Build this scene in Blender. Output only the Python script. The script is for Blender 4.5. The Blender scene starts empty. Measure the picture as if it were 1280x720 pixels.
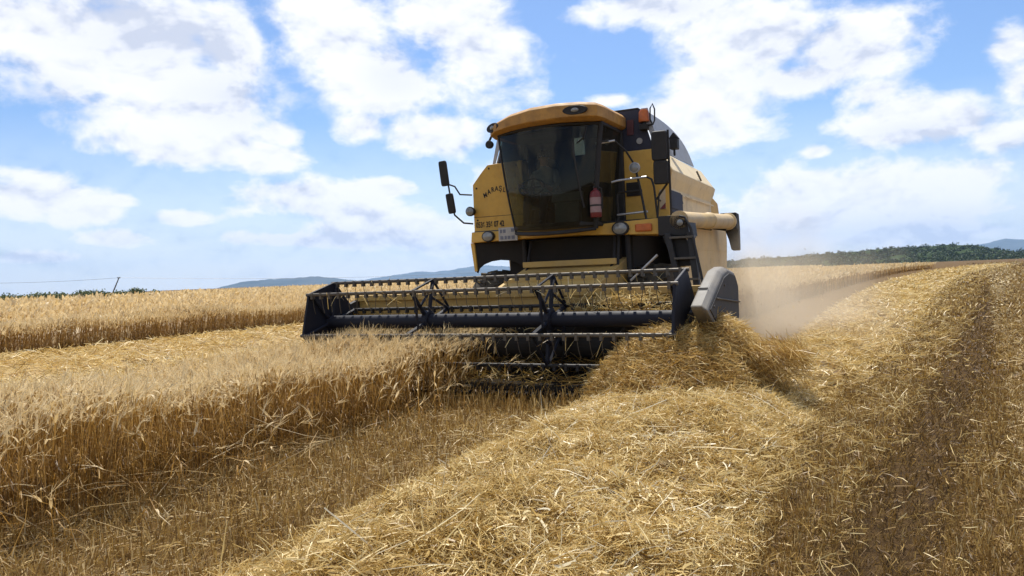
import bpy, bmesh, math, random
import numpy as np
from mathutils import Vector, Matrix
R = math.radians
random.seed(7)
rng = np.random.default_rng(11)
sc = bpy.context.scene
COL = sc.collection

# ------------------------------------------------------------------ camera
PITCH, ROLL, CAMH = -0.0148, 0.0392, 1.40
cam_d = bpy.data.cameras.new("camera"); cam = bpy.data.objects.new("camera", cam_d); COL.objects.link(cam)
cam_d.sensor_width = 36; cam_d.lens = 27; cam_d.clip_start = 0.05; cam_d.clip_end = 40000
fwd = Vector((0, math.cos(PITCH), math.sin(PITCH)))
up0 = Vector((0, -math.sin(PITCH), math.cos(PITCH))); rt0 = Vector((1, 0, 0))
right = rt0 * math.cos(ROLL) - up0 * math.sin(ROLL)
up = rt0 * math.sin(ROLL) + up0 * math.cos(ROLL)
cam.matrix_world = Matrix(((right.x, up.x, -fwd.x, 0), (right.y, up.y, -fwd.y, 0), (right.z, up.z, -fwd.z, CAMH), (0, 0, 0, 1)))
sc.camera = cam

# ------------------------------------------------------------------ sky, sun, exposure
SUN_AZ, SUN_EL = 2.0, 60.0            # azimuth measured from +Y towards +X
SKY_K = 0.10
sun_d = bpy.data.lights.new("sun", 'SUN'); sun = bpy.data.objects.new("sun", sun_d); COL.objects.link(sun)
sun_d.energy = 5.0; sun_d.angle = R(0.5); sun_d.color = (1.0, 0.95, 0.86)
sdir = Vector((math.sin(R(SUN_AZ)) * math.cos(R(SUN_EL)), math.cos(R(SUN_AZ)) * math.cos(R(SUN_EL)), math.sin(R(SUN_EL))))
sun.rotation_euler = sdir.to_track_quat('Z', 'Y').to_euler()
sun.location = sdir * 60
sc.view_settings.view_transform = 'Standard'; sc.view_settings.look = 'None'
sc.view_settings.exposure = 0.42; sc.view_settings.gamma = 1.0
sc.view_settings.use_curve_mapping = False
sc.cycles.use_denoising = True
sc.cycles.max_bounces = 7; sc.cycles.diffuse_bounces = 3; sc.cycles.glossy_bounces = 3
sc.cycles.transparent_max_bounces = 12; sc.cycles.transmission_bounces = 4; sc.cycles.volume_bounces = 1
sc.cycles.sample_clamp_indirect = 6

world = bpy.data.worlds.new("World"); sc.world = world; world.use_nodes = True
wt = world.node_tree; wt.nodes.clear()
def WN(t, **k):
    n = wt.nodes.new(t)
    for a, b in k.items(): setattr(n, a, b)
    return n
def wl(a, b): wt.links.new(a, b)
def wm(op, a, b=None, c=None, clamp=False):
    n = WN('ShaderNodeMath', operation=op, use_clamp=clamp)
    for i, s in enumerate((a, b, c)):
        if s is None: continue
        if isinstance(s, (int, float)): n.inputs[i].default_value = s
        else: wl(s, n.inputs[i])
    return n.outputs[0]
def wdot(a, v):
    n = WN('ShaderNodeVectorMath', operation='DOT_PRODUCT'); wl(a, n.inputs[0]); n.inputs[1].default_value = v
    return n.outputs['Value']
tc = WN('ShaderNodeTexCoord'); DIR = tc.outputs['Generated']
sky = WN('ShaderNodeTexSky', sky_type='NISHITA'); sky.sun_disc = False
sky.sun_elevation = R(SUN_EL); sky.sun_rotation = R(SUN_AZ); sky.air_density = 1.0; sky.dust_density = 0.6; sky.ozone_density = 1.6
# directions of the clouds: (azimuth deg from +Y to +X, elevation deg, half width deg, half height deg, weight)
def px_dir(px, py):
    uu, vv = (px - 640) / 960, (360 - py) / 960
    d = fwd + right * uu + up * vv
    return d.normalized()
CLOUDS = [(150, 60, 200, 75), (225, 120, 115, 62), (40, 40, 130, 70), (235, 178, 115, 32), (325, 196, 55, 20), (345, 168, 28, 16), (285, 60, 45, 45),
          (425, 40, 75, 62), (470, 95, 85, 50), (605, 70, 80, 62), (560, 20, 80, 50), (540, 172, 62, 30), (455, 160, 30, 20),
          (60, 248, 100, 34), (145, 298, 55, 15), (95, 262, 70, 26), (45, 322, 75, 12), (150, 250, 22, 12),
          (230, 273, 38, 11), (400, 252, 112, 28), (480, 288, 125, 30), (390, 300, 100, 13), (560, 300, 80, 28), (480, 235, 50, 14),
          (800, 12, 100, 24), (940, 52, 100, 48), (1060, 58, 78, 52), (895, 98, 60, 24), (1000, 100, 75, 24),
          (880, 152, 85, 42), (925, 128, 42, 22), (765, 125, 22, 8), (825, 150, 35, 30),
          (1115, 152, 80, 36), (1200, 152, 85, 34), (1085, 118, 42, 22), (1240, 175, 60, 30),
          (1262, 62, 30, 26), (1272, 108, 34, 36), (1120, 250, 200, 54), (1000, 262, 112, 54), (1225, 222, 75, 48), (945, 285, 70, 48), (1150, 292, 160, 20),
          (1020, 190, 20, 10), (1010, 225, 50, 14), (660, 230, 60, 40), (60, 172, 0, 0)]
field = None
for (cx, cy, rx, ry) in CLOUDS:
    if rx == 0: continue
    k_, o_f = (1.7, 0.42) if rx < 45 else (1.18, 0.14)
    rx, ry = rx * k_, ry * k_
    c = px_dir(cx, cy); a = (px_dir(cx + rx, cy) - px_dir(cx - rx, cy)); b = (px_dir(cx, cy - ry) - px_dir(cx, cy + ry))
    ra, rb = a.length / 2, b.length / 2
    av = a.normalized() / ra; bv = b.normalized() / rb
    da = wm('SUBTRACT', wdot(DIR, av), c.dot(av)); db = wm('SUBTRACT', wdot(DIR, bv), c.dot(bv))
    f = wm('MULTIPLY_ADD', da, da, wm('MULTIPLY', db, db))
    f = wm('ADD', wm('SQRT', f), o_f)
    field = f if field is None else wm('SMOOTH_MIN', field, f, 0.25)
sep = WN('ShaderNodeSeparateXYZ'); wl(DIR, sep.inputs[0])
front = wm('MULTIPLY', wm('ADD', sep.outputs['Y'], -0.15), 5.0, clamp=True)
core = wm('SUBTRACT', 1.0, field)                     # 1 in a cloud's middle, 0 at its rim, negative outside
core = wm('MAXIMUM', core, -2.0)
# cloud noise, stretched sideways near the horizon
mp = WN('ShaderNodeMapping'); mp.inputs['Scale'].default_value = (1, 1, 1.7); wl(DIR, mp.inputs['Vector'])
def noise(vec, scale, detail, rough=0.55, dist=0.0):
    n = WN('ShaderNodeTexNoise'); n.inputs['Scale'].default_value = scale; n.inputs['Detail'].default_value = detail
    n.inputs['Roughness'].default_value = rough; n.inputs['Distortion'].default_value = dist; wl(vec, n.inputs['Vector'])
    return n.outputs['Fac']
def puff(vec, det):
    a = noise(vec, 8.0, det, 0.62, 0.2)
    b_ = noise(vec, 15.0, max(det - 5, 2), 0.5, 0.0)
    bil = wm('SUBTRACT', 1.0, wm('MULTIPLY', wm('ABSOLUTE', wm('SUBTRACT', b_, 0.5)), 4.0))
    return wm('ADD', wm('MULTIPLY', a, 0.86), wm('MULTIPLY', bil, 0.13))
n1 = puff(mp.outputs[0], 9)
off = WN('ShaderNodeVectorMath', operation='ADD'); wl(mp.outputs[0], off.inputs[0]); off.inputs[1].default_value = (0.004, 0.0, 0.034)
n2 = puff(off.outputs[0], 5)
gen = noise(mp.outputs[0], 2.2, 7, 0.55)
genf = wm('MULTIPLY_ADD', gen, 3.0, -1.55)
coref = wm('ADD', wm('MULTIPLY', core, front), wm('MULTIPLY', genf, wm('SUBTRACT', 1.0, front)))
dens = wm('ADD', coref, wm('MULTIPLY_ADD', n1, 2.15, -1.00))
mr = WN('ShaderNodeMapRange', interpolation_type='SMOOTHSTEP'); mr.inputs['From Min'].default_value = -0.10; mr.inputs['From Max'].default_value = 0.46
wl(dens, mr.inputs['Value']); mask = mr.outputs[0]
# thin veil near the horizon
veil = wm('MULTIPLY', wm('SUBTRACT', 1.0, wm('MULTIPLY', wm('ABSOLUTE', sep.outputs['Z']), 5.0, clamp=True)), 0.75)
mask = wm('MAXIMUM', mask, veil)
# light on the cloud: edges that face up are bright, deep and lower parts are grey
lit = wm('MULTIPLY_ADD', wm('SUBTRACT', n1, n2), 4.4, 0.84, clamp=True)
deep = WN('ShaderNodeMapRange'); deep.inputs['From Min'].default_value = 0.35; deep.inputs['From Max'].default_value = 1.35
deep.inputs['To Min'].default_value = 0.0; deep.inputs['To Max'].default_value = 0.5; wl(dens, deep.inputs['Value'])
GREY = [(190, 45, 120, 45), (300, 120, 70, 40), (60, 120, 60, 30), (1010, 80, 70, 35), (1150, 285, 180, 22), (1000, 290, 110, 22), (430, 300, 140, 14), (830, 10, 70, 16), (1150, 165, 70, 14), (500, 90, 40, 30)]
gf = None
for (cx, cy, rx, ry) in GREY:
    c = px_dir(cx, cy); a = (px_dir(cx + rx, cy) - px_dir(cx - rx, cy)); b = (px_dir(cx, cy - ry) - px_dir(cx, cy + ry))
    av = a.normalized() / (a.length / 2); bv = b.normalized() / (b.length / 2)
    da = wm('SUBTRACT', wdot(DIR, av), c.dot(av)); db = wm('SUBTRACT', wdot(DIR, bv), c.dot(bv))
    f = wm('SUBTRACT', 1.0, wm('MULTIPLY', wm('SQRT', wm('MULTIPLY_ADD', da, da, wm('MULTIPLY', db, db))), 0.62), clamp=True)
    gf = f if gf is None else wm('MAXIMUM', gf, f)
gf = wm('MULTIPLY', wm('MULTIPLY', gf, front), 0.72)
lit = wm('SUBTRACT', lit, wm('MULTIPLY', deep.outputs[0], 0.25), clamp=True)
lit = wm('SUBTRACT', lit, wm('MULTIPLY', gf, wm('MULTIPLY_ADD', n1, 0.8, 0.5)), clamp=True)
cr = WN('ShaderNodeValToRGB'); wl(lit, cr.inputs[0])
E0 = cr.color_ramp.elements; E0[0].position = 0.0; E0[0].color = (0.60, 0.645, 0.77, 1); E0[1].position = 1.0; E0[1].color = (0.97, 0.97, 0.98, 1)
e = E0.new(0.45); e.color = (0.84, 0.86, 0.92, 1)
CLOUD_V = 0.83
csc = WN('ShaderNodeVectorMath', operation='SCALE'); wl(cr.outputs[0], csc.inputs[0]); csc.inputs['Scale'].default_value = CLOUD_V / SKY_K
tint = WN('ShaderNodeVectorMath', operation='MULTIPLY'); wl(sky.outputs[0], tint.inputs[0]); tint.inputs[1].default_value = (0.66, 0.80, 1.0)
mix = WN('ShaderNodeMix', data_type='RGBA'); wl(mask, mix.inputs['Factor']); wl(tint.outputs[0], mix.inputs['A']); wl(csc.outputs[0], mix.inputs['B'])
bg = WN('ShaderNodeBackground'); bg.inputs['Strength'].default_value = SKY_K; wl(mix.outputs['Result'], bg.inputs['Color'])
wo = WN('ShaderNodeOutputWorld'); wl(bg.outputs[0], wo.inputs['Surface'])

# ------------------------------------------------------------------ helpers: materials
def new_mat(name):
    m = bpy.data.materials.new(name); m.use_nodes = True
    nt = m.node_tree; b = nt.nodes['Principled BSDF']
    return m, nt, b
def tex_noise(nt, scale, detail=5, rough=0.6, coord='Object', vec_scale=None):
    t = nt.nodes.new('ShaderNodeTexCoord'); n = nt.nodes.new('ShaderNodeTexNoise')
    n.inputs['Scale'].default_value = scale; n.inputs['Detail'].default_value = detail; n.inputs['Roughness'].default_value = rough
    src = t.outputs[coord]
    if vec_scale:
        mpn = nt.nodes.new('ShaderNodeMapping'); mpn.inputs['Scale'].default_value = vec_scale; nt.links.new(src, mpn.inputs['Vector']); src = mpn.outputs[0]
    nt.links.new(src, n.inputs['Vector'])
    return n.outputs['Fac']
def ramp(nt, fac, stops):
    r = nt.nodes.new('ShaderNodeValToRGB'); el = r.color_ramp.elements
    while len(el) < len(stops): el.new(0.5)
    for e_, (p, c) in zip(el, stops): e_.position = p; e_.color = (*c, 1)
    nt.links.new(fac, r.inputs[0]); return r.outputs[0]
def worn(name, base, dust=(0.42, 0.33, 0.20), amt=0.45, rough=0.45, metal=0.0, scale=3.0, bump=0.02, streak=True, spec=0.4):
    """painted or plastic surface with dust patches, streaks and small scratches"""
    m, nt, b = new_mat(name)
    a = tex_noise(nt, scale, 7, 0.65, vec_scale=(1, 1, 0.35) if streak else None)
    f = tex_noise(nt, scale * 9, 4, 0.7)
    mul = nt.nodes.new('ShaderNodeMath'); mul.operation = 'MULTIPLY_ADD'; nt.links.new(f, mul.inputs[0]); mul.inputs[1].default_value = 0.35; nt.links.new(a, mul.inputs[2])
    mrn = nt.nodes.new('ShaderNodeMapRange'); mrn.inputs['From Min'].default_value = 0.45; mrn.inputs['From Max'].default_value = 0.95
    mrn.inputs['To Min'].default_value = amt * 0.15; mrn.inputs['To Max'].default_value = amt; nt.links.new(mul.outputs[0], mrn.inputs['Value'])
    mx = nt.nodes.new('ShaderNodeMix'); mx.data_type = 'RGBA'; mx.inputs['A'].default_value = (*base, 1); mx.inputs['B'].default_value = (*dust, 1)
    nt.links.new(mrn.outputs[0], mx.inputs['Factor'])
    g = tex_noise(nt, scale * 1.7, 8, 0.72); gr = ramp(nt, g, [(0.28, (0.42, 0.38, 0.34)), (0.42, (0.86, 0.84, 0.82)), (0.55, (1, 1, 1))])
    gm = nt.nodes.new('ShaderNodeMix'); gm.data_type = 'RGBA'; gm.blend_type = 'MULTIPLY'; gm.inputs['Factor'].default_value = 0.55
    nt.links.new(mx.outputs['Result'], gm.inputs['A']); nt.links.new(gr, gm.inputs['B']); nt.links.new(gm.outputs['Result'], b.inputs['Base Color'])
    rr = nt.nodes.new('ShaderNodeMapRange'); rr.inputs['To Min'].default_value = rough; rr.inputs['To Max'].default_value = min(1, rough + 0.4)
    nt.links.new(a, rr.inputs['Value']); nt.links.new(rr.outputs[0], b.inputs['Roughness'])
    b.inputs['Metallic'].default_value = metal; b.inputs['Specular IOR Level'].default_value = spec
    bp = nt.nodes.new('ShaderNodeBump'); bp.inputs['Strength'].default_value = bump * 10; bp.inputs['Distance'].default_value = 0.01
    nt.links.new(mul.outputs[0], bp.inputs['Height']); nt.links.new(bp.outputs[0], b.inputs['Normal'])
    return m
def plain(name, base, rough=0.5, metal=0.0, spec=0.4):
    m, nt, b = new_mat(name)
    n = tex_noise(nt, 14, 4)
    c = ramp(nt, n, [(0.3, tuple(x * 0.85 for x in base)), (0.7, tuple(min(1, x * 1.12) for x in base))])
    nt.links.new(c, b.inputs['Base Color']); b.inputs['Roughness'].default_value = rough; b.inputs['Metallic'].default_value = metal
    b.inputs['Specular IOR Level'].default_value = spec
    return m
def glass(name, tint, refl=0.12, dusty=0.0, dustcol=(0.30, 0.25, 0.17)):
    m = bpy.data.materials.new(name); m.use_nodes = True; nt = m.node_tree; nt.nodes.clear()
    tr = nt.nodes.new('ShaderNodeBsdfTransparent'); tr.inputs[0].default_value = (*tint, 1)
    gl = nt.nodes.new('ShaderNodeBsdfGlossy'); gl.inputs['Roughness'].default_value = 0.04; gl.inputs[0].default_value = (0.9, 0.95, 0.92, 1)
    fr = nt.nodes.new('ShaderNodeFresnel'); fr.inputs[0].default_value = 1.5
    ad = nt.nodes.new('ShaderNodeMath'); ad.operation = 'MULTIPLY'; ad.inputs[1].default_value = refl / 0.04 * 0.3; ad.use_clamp = True; nt.links.new(fr.outputs[0], ad.inputs[0])
    m1 = nt.nodes.new('ShaderNodeMixShader'); nt.links.new(ad.outputs[0], m1.inputs[0]); nt.links.new(tr.outputs[0], m1.inputs[1]); nt.links.new(gl.outputs[0], m1.inputs[2])
    df = nt.nodes.new('ShaderNodeBsdfDiffuse'); df.inputs[0].default_value = (*dustcol, 1)
    n = tex_noise(nt, 5, 6, 0.65, vec_scale=(1, 1, 0.3)); mrn = nt.nodes.new('ShaderNodeMapRange')
    mrn.inputs['From Min'].default_value = 0.35; mrn.inputs['From Max'].default_value = 0.8; mrn.inputs['To Max'].default_value = dusty; mrn.inputs['To Min'].default_value = dusty * 0.25
    nt.links.new(n, mrn.inputs['Value'])
    m2 = nt.nodes.new('ShaderNodeMixShader'); nt.links.new(mrn.outputs[0], m2.inputs[0]); nt.links.new(m1.outputs[0], m2.inputs[1]); nt.links.new(df.outputs[0], m2.inputs[2])
    o = nt.nodes.new('ShaderNodeOutputMaterial'); nt.links.new(m2.outputs[0], o.inputs['Surface'])
    return m
def straw_mat(name, stops, transl=0.3, rough=0.5, patch=None):
    """dry plant fibre; the colour of each blade comes from its own number 'rnd'"""
    m, nt, b = new_mat(name)
    at = nt.nodes.new('ShaderNodeAttribute'); at.attribute_name = 'rnd'
    fac = at.outputs['Fac']
    c = ramp(nt, fac, stops)
    if patch:
        n = tex_noise(nt, patch[0], 3, 0.5, coord='Object')
        c2 = ramp(nt, n, [(0.35, patch[1]), (0.65, patch[2])])
        mx = nt.nodes.new('ShaderNodeMix'); mx.data_type = 'RGBA'; mx.blend_type = 'MULTIPLY'; mx.inputs['Factor'].default_value = 1.0
        nt.links.new(c, mx.inputs['A']); nt.links.new(c2, mx.inputs['B']); c = mx.outputs['Result']
    nt.links.new(c, b.inputs['Base Color']); b.inputs['Roughness'].default_value = rough; b.inputs['Specular IOR Level'].default_value = 0.35
    tl = nt.nodes.new('ShaderNodeBsdfTranslucent'); nt.links.new(c, tl.inputs[0])
    mxs = nt.nodes.new('ShaderNodeMixShader'); mxs.inputs[0].default_value = transl
    nt.links.new(b.outputs[0], mxs.inputs[1]); nt.links.new(tl.outputs[0], mxs.inputs[2])
    nt.links.new(mxs.outputs[0], nt.nodes['Material Output'].inputs['Surface'])
    return m

# ------------------------------------------------------------------ helpers: meshes
class MB:
    def __init__(s): s.v = []; s.f = []; s.m = []; s.cur = 0
    def add(s, vs, fs):
        o = len(s.v); s.v += [tuple(map(float, p)) for p in vs]
        for f in fs: s.f.append([i + o for i in f]); s.m.append(s.cur)
        return s
    def hexa(s, p):
        return s.add(p, [(0, 3, 2, 1), (4, 5, 6, 7), (0, 1, 5, 4), (1, 2, 6, 5), (2, 3, 7, 6), (3, 0, 4, 7)])
    def box(s, x0, x1, y0, y1, z0, z1):
        return s.hexa([(x0, y0, z0), (x1, y0, z0), (x1, y1, z0), (x0, y1, z0), (x0, y0, z1), (x1, y0, z1), (x1, y1, z1), (x0, y1, z1)])
    def prism(s, pts, axis, a, b):
        def mk(p, t):
            return {'X': (t, p[0], p[1]), 'Y': (p[0], t, p[1]), 'Z': (p[0], p[1], t)}[axis]
        n = len(pts); vs = [mk(p, a) for p in pts] + [mk(p, b) for p in pts]
        fs = [list(range(n))[::-1], [i + n for i in range(n)]] + [(i, (i + 1) % n, (i + 1) % n + n, i + n) for i in range(n)]
        return s.add(vs, fs)
    def loft(s, loops, cap=True, closed=True):
        n = len(loops[0]); vs = [p for l in loops for p in l]; fs = []
        for k in range(len(loops) - 1):
            for i in range(n if closed else n - 1):
                j = (i + 1) % n; fs.append((k * n + i, k * n + j, (k + 1) * n + j, (k + 1) * n + i))
        if cap: fs += [list(range(n))[::-1], [(len(loops) - 1) * n + i for i in range(n)]]
        return s.add(vs, fs)
    def tube(s, pts, r, seg=8, cap=True):
        pts = [Vector(p) for p in pts]; loops = []; prev = None
        for i, p in enumerate(pts):
            d = (pts[min(i + 1, len(pts) - 1)] - pts[max(i - 1, 0)]).normalized()
            ref = prev if prev is not None else (Vector((0, 0, 1)) if abs(d.z) < 0.9 else Vector((1, 0, 0)))
            a = (ref - d * ref.dot(d)).normalized(); b = d.cross(a); prev = a
            rr = r[i] if isinstance(r, (list, tuple)) else r
            loops.append([p + a * rr * math.cos(2 * math.pi * k / seg) + b * rr * math.sin(2 * math.pi * k / seg) for k in range(seg)])
        return s.loft(loops, cap)
    def lathe(s, prof, c, axis='X', seg=24, cap=True):
        loops = []
        for (r, h) in prof:
            l = []
            for k in range(seg):
                t = 2 * math.pi * k / seg; u, v = r * math.cos(t), r * math.sin(t)
                l.append({'X': (c[0] + h, c[1] + u, c[2] + v), 'Y': (c[0] + u, c[1] + h, c[2] + v), 'Z': (c[0] + u, c[1] + v, c[2] + h)}[axis])
            loops.append(l)
        return s.loft(loops, cap)
    def build(s, name, mat, parent=None, bevel=0.0, smooth=False, loc=None):
        me = bpy.data.meshes.new(name); me.from_pydata(s.v, [], s.f)
        mats = mat if isinstance(mat, (list, tuple)) else [mat]
        for m_ in mats: me.materials.append(m_)
        if len(mats) > 1: me.polygons.foreach_set('material_index', s.m)
        bm = bmesh.new(); bm.from_mesh(me); bmesh.ops.recalc_face_normals(bm, faces=bm.faces); bm.to_mesh(me); bm.free()
        if smooth:
            me.polygons.foreach_set('use_smooth', [True] * len(me.polygons))
            me.set_sharp_from_angle(angle=R(40))
        o = bpy.data.objects.new(name, me); COL.objects.link(o)
        if parent: o.parent = parent
        if loc: o.location = loc
        if bevel:
            md = o.modifiers.new('bevel', 'BEVEL'); md.width = bevel; md.segments = 2; md.limit_method = 'ANGLE'; md.angle_limit = R(35)
        return o
def tag(o, label=None, cat=None, group=None, kind=None):
    if label: o['label'] = label
    if cat: o['category'] = cat
    if group: o['group'] = group
    if kind: o['kind'] = kind
    return o
def empty(name, loc, rz=0.0):
    o = bpy.data.objects.new(name, None); COL.objects.link(o); o.location = loc; o.rotation_euler = (0, 0, rz); o.empty_display_size = 0.3
    return o
def np_mesh(name, verts, quads, mat, rnd=None, kind=None, smooth=False):
    me = bpy.data.meshes.new(name); nv, nf = len(verts), len(quads)
    me.vertices.add(nv); me.vertices.foreach_set('co', np.ascontiguousarray(verts, dtype=np.float32).ravel())
    k = quads.shape[1]
    me.loops.add(nf * k); me.loops.foreach_set('vertex_index', np.ascontiguousarray(quads, dtype=np.int32).ravel())
    me.polygons.add(nf); me.polygons.foreach_set('loop_start', np.arange(0, nf * k, k, dtype=np.int32))
    if smooth: me.polygons.foreach_set('use_smooth', np.ones(nf, dtype=bool))
    me.update(calc_edges=True)
    if rnd is not None:
        at = me.attributes.new('rnd', 'FLOAT', 'FACE'); at.data.foreach_set('value', np.ascontiguousarray(rnd, dtype=np.float32))
    me.materials.append(mat)
    o = bpy.data.objects.new(name, me); COL.objects.link(o)
    if kind: o['kind'] = kind
    return o
class Strips:
    """many thin ribbons gathered into one mesh"""
    def __init__(s): s.V = []; s.Q = []; s.Rn = []; s.n = 0
    def add(s, P, W, rnd):
        # P (N,K,3) centre lines, W (N,K,3) half-width vectors, rnd (N,) or (N,K-1)
        N, K, _ = P.shape
        v = np.stack([P - W, P + W], axis=2).reshape(-1, 3)
        base = (np.arange(N) * K * 2)[:, None] + (np.arange(K - 1) * 2)[None, :] + s.n
        q = np.stack([base, base + 1, base + 3, base + 2], axis=-1).reshape(-1, 4)
        r = np.repeat(rnd, K - 1) if rnd.ndim == 1 else rnd.reshape(-1)
        s.V.append(v); s.Q.append(q); s.Rn.append(r); s.n += len(v)
    def build(s, name, mat, kind='stuff'):
        return np_mesh(name, np.concatenate(s.V), np.concatenate(s.Q), mat, np.concatenate(s.Rn), kind)
def unit(a): return a / np.maximum(np.linalg.norm(a, axis=-1, keepdims=True), 1e-9)

# value noise for lumps (numpy)
def vnoise(x, y, seed=0):
    xi, yi = np.floor(x).astype(np.int64), np.floor(y).astype(np.int64); fx, fy = x - xi, y - yi
    fx, fy = fx * fx * (3 - 2 * fx), fy * fy * (3 - 2 * fy)
    def h(a, b):
        k = (a * 374761393 + b * 668265263 + seed * 974711) & 0x7fffffff; k = ((k ^ (k >> 13)) * 1274126177) & 0x7fffffff
        return ((k ^ (k >> 16)) & 0xffff) / 65535.0
    return (h(xi, yi) * (1 - fx) + h(xi + 1, yi) * fx) * (1 - fy) + (h(xi, yi + 1) * (1 - fx) + h(xi + 1, yi + 1) * fx) * fy
def fbm(x, y, seed=0, o=3):
    t = 0; a = 0.5
    for i in range(o): t = t + a * vnoise(x * 2 ** i, y * 2 ** i, seed + i); a *= 0.5
    return t

# ------------------------------------------------------------------ field geometry: s runs along the crop rows, n across them (to the left)
YAW = 0.4478
MX, MY = 0.965, 11.63
D2 = np.array([math.sin(YAW), math.cos(YAW)]); N2 = np.array([-math.cos(YAW), math.sin(YAW)])
def sn2w(s_, n_): return s_[..., None] * D2 + n_[..., None] * N2
S0 = MX * D2[0] + MY * D2[1]; N0 = MX * N2[0] + MY * N2[1]          # the harvester's own s and n
def nL(s_): return np.interp(s_, [-5, 2, 6.0, 8.6, 11, 27, 45, 60, 95, 150], [2.6, 2.75, 2.8, 2.75, 1.45, 1.25, 0.4, -0.6, -4.9, -14])       # left foot of the windrow
def nR(s_): return np.interp(s_, [-5, 3.5, 7.9, 10, 18, 35, 55, 95, 150], [0.85, 0.72, 0.75, 0.3, -0.45, -2.0, -4.0, -9.0, -20]) + 0.34 * (fbm(s_ * 1.1, 0 * s_ + 4.0, 15) - 0.45)            # right foot
def windrow_h(s_, n_):
    l, r = nL(s_), nR(s_); u = (n_ - r) / np.maximum(l - r, 0.1)
    p = np.clip(4 * u * (1 - u), 0, 1) ** 0.75
    h = p * (0.10 + 0.20 * fbm(s_ * 0.9, n_ * 0.9, 3)) + p ** 0.5 * 0.22 * (fbm(s_ * 2.4, n_ * 2.4, 8) - 0.42) + p ** 0.5 * 0.10 * (fbm(s_ * 6.5, n_ * 6.5, 12) - 0.45)
    return np.where((u > 0) & (u < 1), np.maximum(h, 0), 0.0)
MS, MN = 8.15, 1.88                                                  # heap of straw at the header's end
def heap_h(s_, n_):
    du = (n_ - MN) / np.where(n_ < MN, 0.95, 1.10); dv = (s_ - MS) / np.where(s_ < MS, 1.45, 0.85)
    q = np.clip(1 - du * du - dv * dv, 0, 1)
    du2 = (n_ - 1.35) / 0.5; dv2 = (s_ - 8.2) / 0.5; q2 = np.clip(1 - du2 * du2 - dv2 * dv2, 0, 1)
    return 0.72 * q ** 0.85 + 0.16 * q2 ** 0.5 + 0.1 * q * (fbm(s_ * 3, n_ * 3, 21) - 0.4)
def ground_h(s_, n_):
    return 0.05 * (fbm(s_ * 0.35, n_ * 0.35, 5) - 0.45) + 0.03 * (fbm(s_ * 1.7, n_ * 1.7, 6) - 0.45)

# ------------------------------------------------------------------ materials
STRAW = [(0.0, (0.15, 0.078, 0.014)), (0.25, (0.42, 0.26, 0.060)), (0.6, (0.68, 0.50, 0.195)), (0.9, (0.83, 0.68, 0.34)), (1.0, (0.88, 0.80, 0.58))]
M_straw = straw_mat('straw', STRAW, 0.28, 0.45)
M_heap = straw_mat('heap_straw', [(0.0, (0.15, 0.08, 0.015)), (0.3, (0.40, 0.23, 0.052)), (0.7, (0.64, 0.45, 0.155)), (1.0, (0.84, 0.69, 0.36))], 0.28, 0.45)
M_wheat = straw_mat('ripe_wheat', [(0.0, (0.13, 0.068, 0.014)), (0.3, (0.38, 0.215, 0.052)), (0.52, (0.53, 0.35, 0.13)), (0.6, (0.61, 0.445, 0.20)), (1.0, (0.85, 0.71, 0.45))], 0.38, 0.5,
                   patch=(0.5, (0.88, 0.84, 0.78), (1, 1, 1)))
M_stub = straw_mat('stubble', [(0.0, (0.09, 0.05, 0.016)), (0.4, (0.26, 0.15, 0.040)), (0.75, (0.47, 0.315, 0.10)), (1.0, (0.70, 0.56, 0.31))], 0.25, 0.55)

m, nt, b = new_mat('field_soil'); M_soil = m
n_a = tex_noise(nt, 0.35, 6, 0.6); n_b = tex_noise(nt, 9, 8, 0.75)
ca = ramp(nt, n_b, [(0.3, (0.045, 0.026, 0.011)), (0.5, (0.12, 0.072, 0.026)), (0.72, (0.25, 0.165, 0.06))])
cb = ramp(nt, n_a, [(0.35, (0.85, 0.8, 0.75)), (0.65, (1, 1, 1))])
mxn = nt.nodes.new('ShaderNodeMix'); mxn.data_type = 'RGBA'; mxn.blend_type = 'MULTIPLY'; mxn.inputs['Factor'].default_value = 1
nt.links.new(ca, mxn.inputs['A']); nt.links.new(cb, mxn.inputs['B']); nt.links.new(mxn.outputs['Result'], b.inputs['Base Color'])
b.inputs['Roughness'].default_value = 0.95; b.inputs['Specular IOR Level'].default_value = 0.1
bp = nt.nodes.new('ShaderNodeBump'); bp.inputs['Strength'].default_value = 0.8; bp.inputs['Distance'].default_value = 0.03; nt.links.new(n_b, bp.inputs['Height']); nt.links.new(bp.outputs[0], b.inputs['Normal'])

# ------------------------------------------------------------------ ground
def grid_mesh(name, svals, nvals, hf, mat, kind, zoff=0.0):
    S, N = np.meshgrid(svals, nvals, indexing='ij'); xy = sn2w(S, N); Z = hf(S, N) + zoff
    v = np.concatenate([xy, Z[..., None]], -1).reshape(-1, 3); a, b_ = len(svals), len(nvals)
    i = (np.arange(a - 1) * b_)[:, None] + np.arange(b_ - 1)[None, :]
    q = np.stack([i, i + 1, i + b_ + 1, i + b_], -1).reshape(-1, 4)
    return np_mesh(name, v, q, mat, None, kind, True)
def warp(lo, hi, near, step):
    a = list(np.arange(-near, near + 1e-6, step)); x, d = near, step
    while x < hi: d *= 1.35; x += d; a.append(min(x, hi))
    x, d = -near, step
    while x > lo: d *= 1.35; x -= d; a.insert(0, max(x, lo))
    return np.array(a)
def gh(S, N):
    r = np.hypot(S - 5, N - 3); return ground_h(S, N) * np.clip(1 - r / 90, 0, 1)
grid_mesh('ground', warp(-2500, 12000, 26, 0.22), warp(-9000, 9000, 24, 0.22), gh, M_soil, 'structure')

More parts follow.
